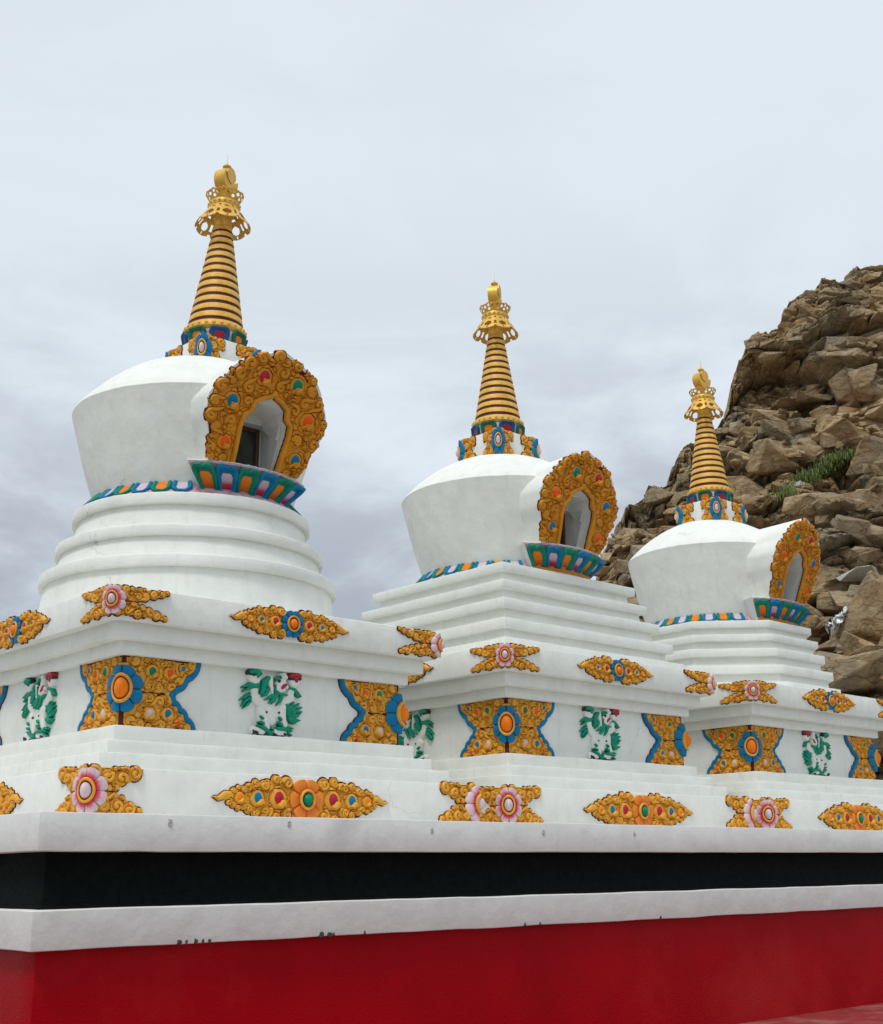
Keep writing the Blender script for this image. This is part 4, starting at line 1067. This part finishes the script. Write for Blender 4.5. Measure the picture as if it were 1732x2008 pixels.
# ------------------------------------------------------------------ rocky slope behind
def rock_mat():
    m, t, b = new_mat('layered_rock'); l = t.links.new
    g = nn(t, 'ShaderNodeNewGeometry'); mp = nn(t, 'ShaderNodeMapping')
    mp.inputs['Rotation'].default_value = (R(8), R(-10), 0); mp.inputs['Scale'].default_value = (.8, .8, 2.0)
    l(g.outputs['Position'], mp.inputs[0])
    n1 = nn(t, 'ShaderNodeTexNoise', i_Scale=2.1, i_Detail=12.0, i_Roughness=0.76, i_Distortion=0.4); l(mp.outputs[0], n1.inputs['Vector'])
    cr = nn(t, 'ShaderNodeValToRGB'); e = cr.color_ramp.elements
    e[0].position = .34; e[0].color = (.15, .092, .048, 1); e[1].position = .68; e[1].color = (.62, .50, .33, 1)
    q = e.new(.42); q.color = (.33, .22, .115, 1); q = e.new(.52); q.color = (.48, .345, .19, 1); q = e.new(.62); q.color = (.62, .49, .30, 1)
    l(n1.outputs['Fac'], cr.inputs[0])
    n2 = nn(t, 'ShaderNodeTexNoise', i_Scale=.45, i_Detail=6.0, i_Roughness=0.6); l(g.outputs['Position'], n2.inputs['Vector'])
    r2 = nn(t, 'ShaderNodeMapRange'); r2.inputs[1].default_value = .45; r2.inputs[2].default_value = .62; l(n2.outputs['Fac'], r2.inputs[0])
    mx = nn(t, 'ShaderNodeMix', data_type='RGBA'); mx.inputs[7].default_value = (.27, .25, .19, 1)
    k = nn(t, 'ShaderNodeMath', operation='MULTIPLY'); k.inputs[1].default_value = .7; l(r2.outputs[0], k.inputs[0])
    l(k.outputs[0], mx.inputs[0]); l(cr.outputs[0], mx.inputs[6])
    n3 = nn(t, 'ShaderNodeTexNoise', i_Scale=.9, i_Detail=5.0); n3.noise_dimensions = '4D'; n3.inputs['W'].default_value = 3; l(g.outputs['Position'], n3.inputs['Vector'])
    r3 = nn(t, 'ShaderNodeMapRange'); r3.inputs[1].default_value = .58; r3.inputs[2].default_value = .72; r3.inputs[4].default_value = .5; l(n3.outputs['Fac'], r3.inputs[0])
    m3 = nn(t, 'ShaderNodeMix', data_type='RGBA'); m3.inputs[7].default_value = (.36, .19, .09, 1)
    l(r3.outputs[0], m3.inputs[0]); l(mx.outputs[2], m3.inputs[6]); n9 = nn(t, 'ShaderNodeTexNoise', i_Scale=.7, i_Detail=9.0, i_Roughness=0.65, i_Distortion=.4); n9.noise_dimensions = '4D'; n9.inputs['W'].default_value = 8; l(g.outputs['Position'], n9.inputs['Vector'])
    r9 = nn(t, 'ShaderNodeMapRange'); r9.inputs[1].default_value = .50; r9.inputs[2].default_value = .68; r9.inputs[4].default_value = .6; l(n9.outputs['Fac'], r9.inputs[0])
    m9 = nn(t, 'ShaderNodeMix', data_type='RGBA'); m9.inputs[7].default_value = (.20, .105, .05, 1); l(r9.outputs[0], m9.inputs[0]); l(m3.outputs[2], m9.inputs[6])
    wv = nn(t, 'ShaderNodeTexNoise', i_Scale=1.6, i_Detail=4.0); l(mp.outputs[0], wv.inputs['Vector'])
    av = nn(t, 'ShaderNodeMix', data_type='RGBA', blend_type='ADD'); av.inputs[0].default_value = .8; l(mp.outputs[0], av.inputs[6]); l(wv.outputs['Color'], av.inputs[7])
    vc = nn(t, 'ShaderNodeTexVoronoi', feature='DISTANCE_TO_EDGE', i_Scale=1.7); l(av.outputs[2], vc.inputs['Vector'])
    rc = nn(t, 'ShaderNodeMapRange'); rc.inputs[1].default_value = 0; rc.inputs[2].default_value = .028; rc.inputs[3].default_value = .42; rc.inputs[4].default_value = 0; l(vc.outputs['Distance'], rc.inputs[0])
    mc_ = nn(t, 'ShaderNodeMix', data_type='RGBA'); mc_.inputs[7].default_value = (.07, .042, .025, 1); l(rc.outputs[0], mc_.inputs[0]); l(m9.outputs[2], mc_.inputs[6])
    l(mc_.outputs[2], b.inputs['Base Color'])
    b.inputs['Roughness'].default_value = .85; b.inputs['Specular IOR Level'].default_value = .2
    n4 = nn(t, 'ShaderNodeTexNoise', i_Scale=4.5, i_Detail=12.0, i_Roughness=.72, i_Distortion=.2); l(mp.outputs[0], n4.inputs['Vector'])
    bp = nn(t, 'ShaderNodeBump', i_Strength=1.0, i_Distance=.12); l(n4.outputs['Fac'], bp.inputs['Height'])
    n5 = nn(t, 'ShaderNodeTexNoise', i_Scale=14.0, i_Detail=8.0, i_Roughness=.7); l(g.outputs['Position'], n5.inputs['Vector'])
    b5 = nn(t, 'ShaderNodeBump', i_Strength=.8, i_Distance=.03); l(n5.outputs['Fac'], b5.inputs['Height']); l(bp.outputs[0], b5.inputs['Normal'])
    b6 = nn(t, 'ShaderNodeBump', i_Strength=.9, i_Distance=.06); b6.invert = True; l(rc.outputs[0], b6.inputs['Height']); l(b5.outputs[0], b6.inputs['Normal']); l(b6.outputs[0], b.inputs['Normal'])
    return m
MT['rock'] = rock_mat()
def facets(x, y, seed, jit=.9):
    """voronoi plates: returns plate height (random level + tilt) and distance to the plate border"""
    ix, iy = np.floor(x).astype(np.int64), np.floor(y).astype(np.int64)
    f1 = np.full(x.shape, 9.0); f2 = f1.copy(); lev = np.zeros(x.shape)
    for a in range(-1, 2):
        for b in range(-1, 2):
            cx, cy = ix+a, iy+b
            px = cx+.5+jit*(_h(cx, cy, 0, seed)-.5); py = cy+.5+jit*(_h(cx, cy, 1, seed)-.5)
            d = np.hypot(x-px, y-py)
            l = (_h(cx, cy, 2, seed)-.5)+(x-px)*(_h(cx, cy, 3, seed)-.5)*1.6+(y-py)*(_h(cx, cy, 4, seed)-.62)*2.0
            m = d < f1; f2 = np.where(m, f1, np.minimum(f2, d)); lev = np.where(m, l, lev); f1 = np.where(m, d, f1)
    return lev, f2-f1
FH = np.array([math.sin(YAW), math.cos(YAW), 0]); RH = np.array([math.cos(YAW), -math.sin(YAW), 0])
RIDGE = [(-.9, -.03), (-.30, -.02), (-.12, .03), (-.02, .10), (.06, .17), (.10, .205), (.124, .228), (.134, .262), (.152, .278), (.166, .287), (.170, .299), (.185, .302), (.190, .317), (.200, .326), (.209, .331),
         (.224, .350), (.235, .362), (.241, .371), (.245, .391), (.249, .398), (.251, .411), (.264, .430), (.287, .441), (.297, .460), (.314, .477), (.332, .483), (.349, .482), (.359, .488), (.382, .494), (.45, .53), (.6, .58), (.9, .60)]
def rock_block(rng, rx, ry, rz, roll, yaw_):
    """convex angular block: hull of random points, axes across / into / up the slope"""
    bm = bmesh.new()
    for _ in range(15):
        u = np.array([rng.uniform(-1, 1), rng.uniform(-1, 1), rng.uniform(-1, 1)]); m_ = max(abs(u)); u = u/m_*rng.uniform(.78, 1.0)
        x, y, z = u[0]*rx, u[1]*ry, u[2]*rz
        x, z = x*math.cos(roll)-z*math.sin(roll), x*math.sin(roll)+z*math.cos(roll)
        x, y = x*math.cos(yaw_)-y*math.sin(yaw_), x*math.sin(yaw_)+y*math.cos(yaw_)
        bm.verts.new((x, y, z))
    bmesh.ops.convex_hull(bm, input=bm.verts[:])
    bmesh.ops.delete(bm, geom=[v for v in bm.verts if not v.link_faces], context='VERTS')
    bmesh.ops.dissolve_limit(bm, angle_limit=R(14), verts=bm.verts[:], edges=bm.edges[:])
    bmesh.ops.bevel(bm, geom=bm.edges[:], offset=min(rx, rz)*.045, segments=1, affect='EDGES')
    bm.verts.index_update(); vv = np.array([v.co[:] for v in bm.verts]); ff = [[v.index for v in f.verts] for f in bm.faces]; bm.free()
    return RH*vv[:, :1]+FH*vv[:, 1:2]+np.array([0, 0, 1.0])*vv[:, 2:3], ff
def hillside():
    nu, nv = 860, 760; D0, D1 = 12.6, 19.0
    a = np.concatenate([np.linspace(-.9, .08, 60, endpoint=False), np.linspace(.08, .42, nu-160, endpoint=False), np.linspace(.42, .9, 100)])
    t = np.concatenate([np.linspace(0, .985, nv-90, endpoint=False), np.linspace(.985, 1.03, 40, endpoint=False), np.linspace(1.03, 1.8, 50)])
    Aa, T = np.meshgrid(a, t, indexing='ij')
    H = np.interp(Aa, [r[0] for r in RIDGE], [r[1] for r in RIDGE])*D1+CAM[2]
    Rr = Aa*D1*(1-.0*T)
    depth = D0+(D1-D0)*np.minimum(T, 1.0)**0.9+np.maximum(T-1, 0)*9
    z0 = G-.3
    z = np.where(T <= 1, z0+(H-z0)*T, H-(T-1)**1.3*(H-z0)*1.1)
    P = CAM[None, None]*[1, 1, 0]+RH*Rr[..., None]+FH*depth[..., None]; P[..., 2] = z
    # strata coordinates: s across, q up the face with a dip
    s_ = Rr; q = z*1.15+(depth-D0)*.5
    ws, wq = fbm(s_*.3, q*.3, 0, 2, 3)*.35, fbm(s_*.25+9, q*.25, 0, 2, 4)*.40
    dip = .10
    x1 = s_+ws+q*.15; y1 = q-dip*s_+wq
    wx, wy = fbm(s_*1.3, q*1.3, 0, 3, 13)*.10, fbm(s_*1.3+5, q*1.3, 0, 3, 14)*.07
    disp = np.zeros_like(z); crest = np.clip((T-.90)/.10, 0, 1); cf = 1-.65*crest
    x1, y1 = x1*.94-y1*.34, x1*.34+y1*.94
    l1, e1 = facets(x1*.5, y1*.85, 11); l2, e2 = facets((x1+wx)*1.15+.3*l1, (y1+wy)*1.75, 23); l3, e3 = facets((x1+wx)*2.9, (y1+wy)*4.2, 37); l4, e4 = facets((x1+wx)*7, (y1+wy)*10, 41)
    l5, e5 = facets((x1+wx)*12, (y1+wy)*30, 47)
    disp += (1-.75*crest)*(l1*.62-.30*np.exp(-(e1/.06)**2))
    disp += cf*(l2*.34-.20*np.exp(-(e2/.07)**2))
    disp += cf*(l3*.15-.07*np.exp(-(e3/.09)**2))
    disp += l4*.05+l5*.022
    disp += fbm(s_*.22, q*.22, 0, 2, 8)*.7*(1-.9*crest)
    disp += fbm(x1*6, y1*9, 0, 3, 51)*.03
    # the dark hollow below the summit and the smooth grey slab at the right
    disp -= 1.0*np.exp(-(((s_-.315*D1)/.42)**2+((z-(.395*16.5))/.32)**2))
    nrm = np.array([0, 0, .14])-FH*.95; nrm /= np.linalg.norm(nrm)
    fade = 1.0
    crest = np.clip((T-.90)/.10, 0, 1)
    c1, _ = facets(s_*1.3, depth*.8, 91); c2, _ = facets(s_*4.1, depth*2.5, 92)
    P[..., 2] += crest*(.13*c1+.06*c2+.05*fbm(s_*6, depth*4, 0, 3, 93))
    P = P+nrm*(disp*fade)[..., None]
    # lateral break-up of the crest
    P[..., :] += RH*(fbm(q*1.3, s_*1.3, 0, 3, 77)*.07*(1-crest))[..., None]
    V = P.reshape(-1, 3); nt_ = len(t); idx = (np.arange(len(a)-1)[:, None]*nt_+np.arange(nt_-1)[None]).ravel()
    F = np.stack([idx, idx+nt_, idx+nt_+1, idx+1], -1)
    o = mesh_obj('hillside', V, F, ['rock'], angle=38)
    # angular blocks that have split out of the face, sunk into it and joined to the same mesh
    rng = random.Random(12); B = []; FB = []; off_ = 0
    ia = [i for i, v in enumerate(a) if .10 < v < .43]; it = [i for i, v in enumerate(t) if .05 < v < .985]
    for k in range(1250):
        i_, j_ = rng.choice(ia), rng.choice(it); c = P[i_, j_]; sz = .10*(1-rng.random())**-.62; sz = min(sz, .40)*(.8 if rng.random() < .5 else 1)
        if t[j_] > .86: sz = min(sz, .16)
        v_, f_ = rock_block(rng, sz*rng.uniform(1.0, 1.7), sz*.8, sz*rng.uniform(.40, .75), rng.gauss(-.10, .22), rng.gauss(0, .5))
        B.append(v_+c+FH*sz*rng.uniform(.16, .50)); FB += [[q_+off_ for q_ in f] for f in f_]; off_ += len(v_)
    ob = mesh_obj('hillside_blocks', np.concatenate(B), FB, ['rock'], angle=18)
    me = o.data; bm = bmesh.new(); bm.from_mesh(me); bm.from_mesh(ob.data); bm.to_mesh(me); bm.free()
    dm = ob.data; bpy.data.objects.remove(ob); bpy.data.meshes.remove(dm)
    tag(o, None, None, kind='structure')
    return P
HP = hillside()
def on_hill(px, py):
    """nearest visible hillside vertex to a picture position"""
    d = HP.reshape(-1, 3)-CAM; D = d@_fw; u = 866+2501.4*(d@_r2)/D; v = 1004-2501.4*(d@_u2)/D
    e = np.hypot(u-px, v-py); i = np.nonzero(e < max(6.0, e.min()+3))[0]
    return HP.reshape(-1, 3)[i[np.argmin(D[i])]]
# grass tufts on the ledge
MT['grass'] = paint('green_grass', (0.105, 0.145, 0.03), 0.6, 0.45, 5, 0.0)
def grass(name, label, pts, n, seed, hmin=.02, hmax=.055):
    rng = random.Random(seed); V = []; F = []; base = [on_hill(*p) for p in pts]
    for k in range(n):
        i = rng.randrange(len(base)-1); t = rng.random(); c = base[i]*(1-t)+base[i+1]*t+np.array([rng.gauss(0, .08), rng.gauss(0, .08), rng.gauss(.0, .035)])
        c = c-FH*rng.uniform(.02, .12)
        a = rng.uniform(0, 6.28); h = rng.uniform(hmin, hmax); w = .006; lx, ly = math.cos(a)*h*.55, math.sin(a)*h*.55
        b = len(V); dx, dy = -math.sin(a)*w, math.cos(a)*w
        V += [tuple(c+[-dx, -dy, -.03]), tuple(c+[dx, dy, -.03]), tuple(c+[lx*.4+dx, ly*.4+dy, h*.6]), tuple(c+[lx*.4-dx, ly*.4-dy, h*.6]), tuple(c+[lx, ly, h])]
        F += [[b, b+1, b+2, b+3], [b+3, b+2, b+4]]
    o = mesh_obj(name, V, F, ['grass'], smooth=False)
    return tag(o, label, 'grass', kind='stuff')
grass('grass', 'long patch of green grass on the rock ledge right of the far stupa spire', [(1567, 946), (1585, 935), (1605, 925), (1625, 918), (1648, 912), (1668, 902), (1650, 905), (1630, 905), (1612, 930)], 3200, 3)
grass('grass', 'small thin patch of grass lower down the rock, left of the long patch', [(1522, 972), (1535, 966), (1548, 958), (1560, 950)], 350, 4, .015, .05)
# boulders
def boulder(px, py, rx, ry, rz, rot, seed, label, mat='rock', sink=.12, cat='boulder'):
    c = on_hill(px, py); rng = random.Random(seed)
    V, F = rock_block(rng, rx, ry, rz, rot, rng.uniform(-.3, .3))
    o = mesh_obj(cat.replace(' ', '_'), V, F, [mat], loc=c-FH*sink, angle=18)
    tag(o, label, cat)
boulder(1712, 1325, .80, .45, .27, .13, 3, 'big overhanging slab of rock right of the far stupa, above its cornice')
boulder(1716, 1195, .42, .35, .42, -.3, 5, 'rounded grey boulder at the right edge, above the overhanging slab')
boulder(1688, 762, .26, .25, .24, .1, 9, 'square cut block standing out near the top right of the slope')
boulder(1665, 1382, .42, .35, .11, -.05, 12, 'flat pale stone at the foot of the slope, just behind the far cornice')
boulder(1290, 972, .19, .2, .14, 0, 15, 'small square rock on the crest left of the far spire')

# litter on the rock
MT['foil'] = paint('crumpled_silver_sheet', (0.62, 0.63, 0.62), 0.25, 0.3, 9, 0.6, metal=.5)
MT['paleston'] = paint('pale_stone', (0.42, 0.42, 0.38), 0.7, 0.2, 9, 0.6)
def crumple(name, pts, w, seed, label, cat, mat):
    P = [on_hill(*p)-FH*.22 for p in pts]; n, m = 30, 8; V = []
    for i in range(n+1):
        t = i/n*(len(P)-1); k = min(int(t), len(P)-2); c = P[k]*(1-(t-k))+P[k+1]*(t-k)
        for j in range(m+1):
            a = (j/m-.5)*2; q = 2.3
            o = RH*(a*w*.6+.05*vnoise(np.array([i*.9]), np.array([j*1.3]), 0, seed)[0]*w*8)+np.array([0, 0, 1])*(a*w*.55+w*1.0*vnoise(np.array([i*.7+5]), np.array([j*.9]), 0, seed+1)[0])-FH*(.03+w*1.2*abs(vnoise(np.array([i*1.1]), np.array([j*1.2+8]), 0, seed+2)[0]))
            V.append(c+o)
    F = [[i*(m+1)+j, (i+1)*(m+1)+j, (i+1)*(m+1)+j+1, i*(m+1)+j+1] for i in range(n) for j in range(m)]
    ob = mesh_obj(name, V, F, [mat], smooth=False); md = ob.modifiers.new('solid', 'SOLIDIFY'); md.thickness = .006
    tag(ob, label, cat)
crumple('crumpled_sheet', [(1608, 1240), (1622, 1236), (1632, 1222), (1645, 1210), (1660, 1200)], .075, 4, 'crumpled silvery sheet of plastic lying on the rocks behind the far stupa', 'litter', 'foil')
boulder(1555, 956, .075, .06, .06, .2, 21, 'small whitish stone at the lower end of the long grass patch', 'paleston', .12, 'stone')
boulder(1685, 1128, .30, .2, .10, .12, 22, 'pale flat flake of stone leaning on the rocks right of the far niche', 'paleston', .15, 'stone')
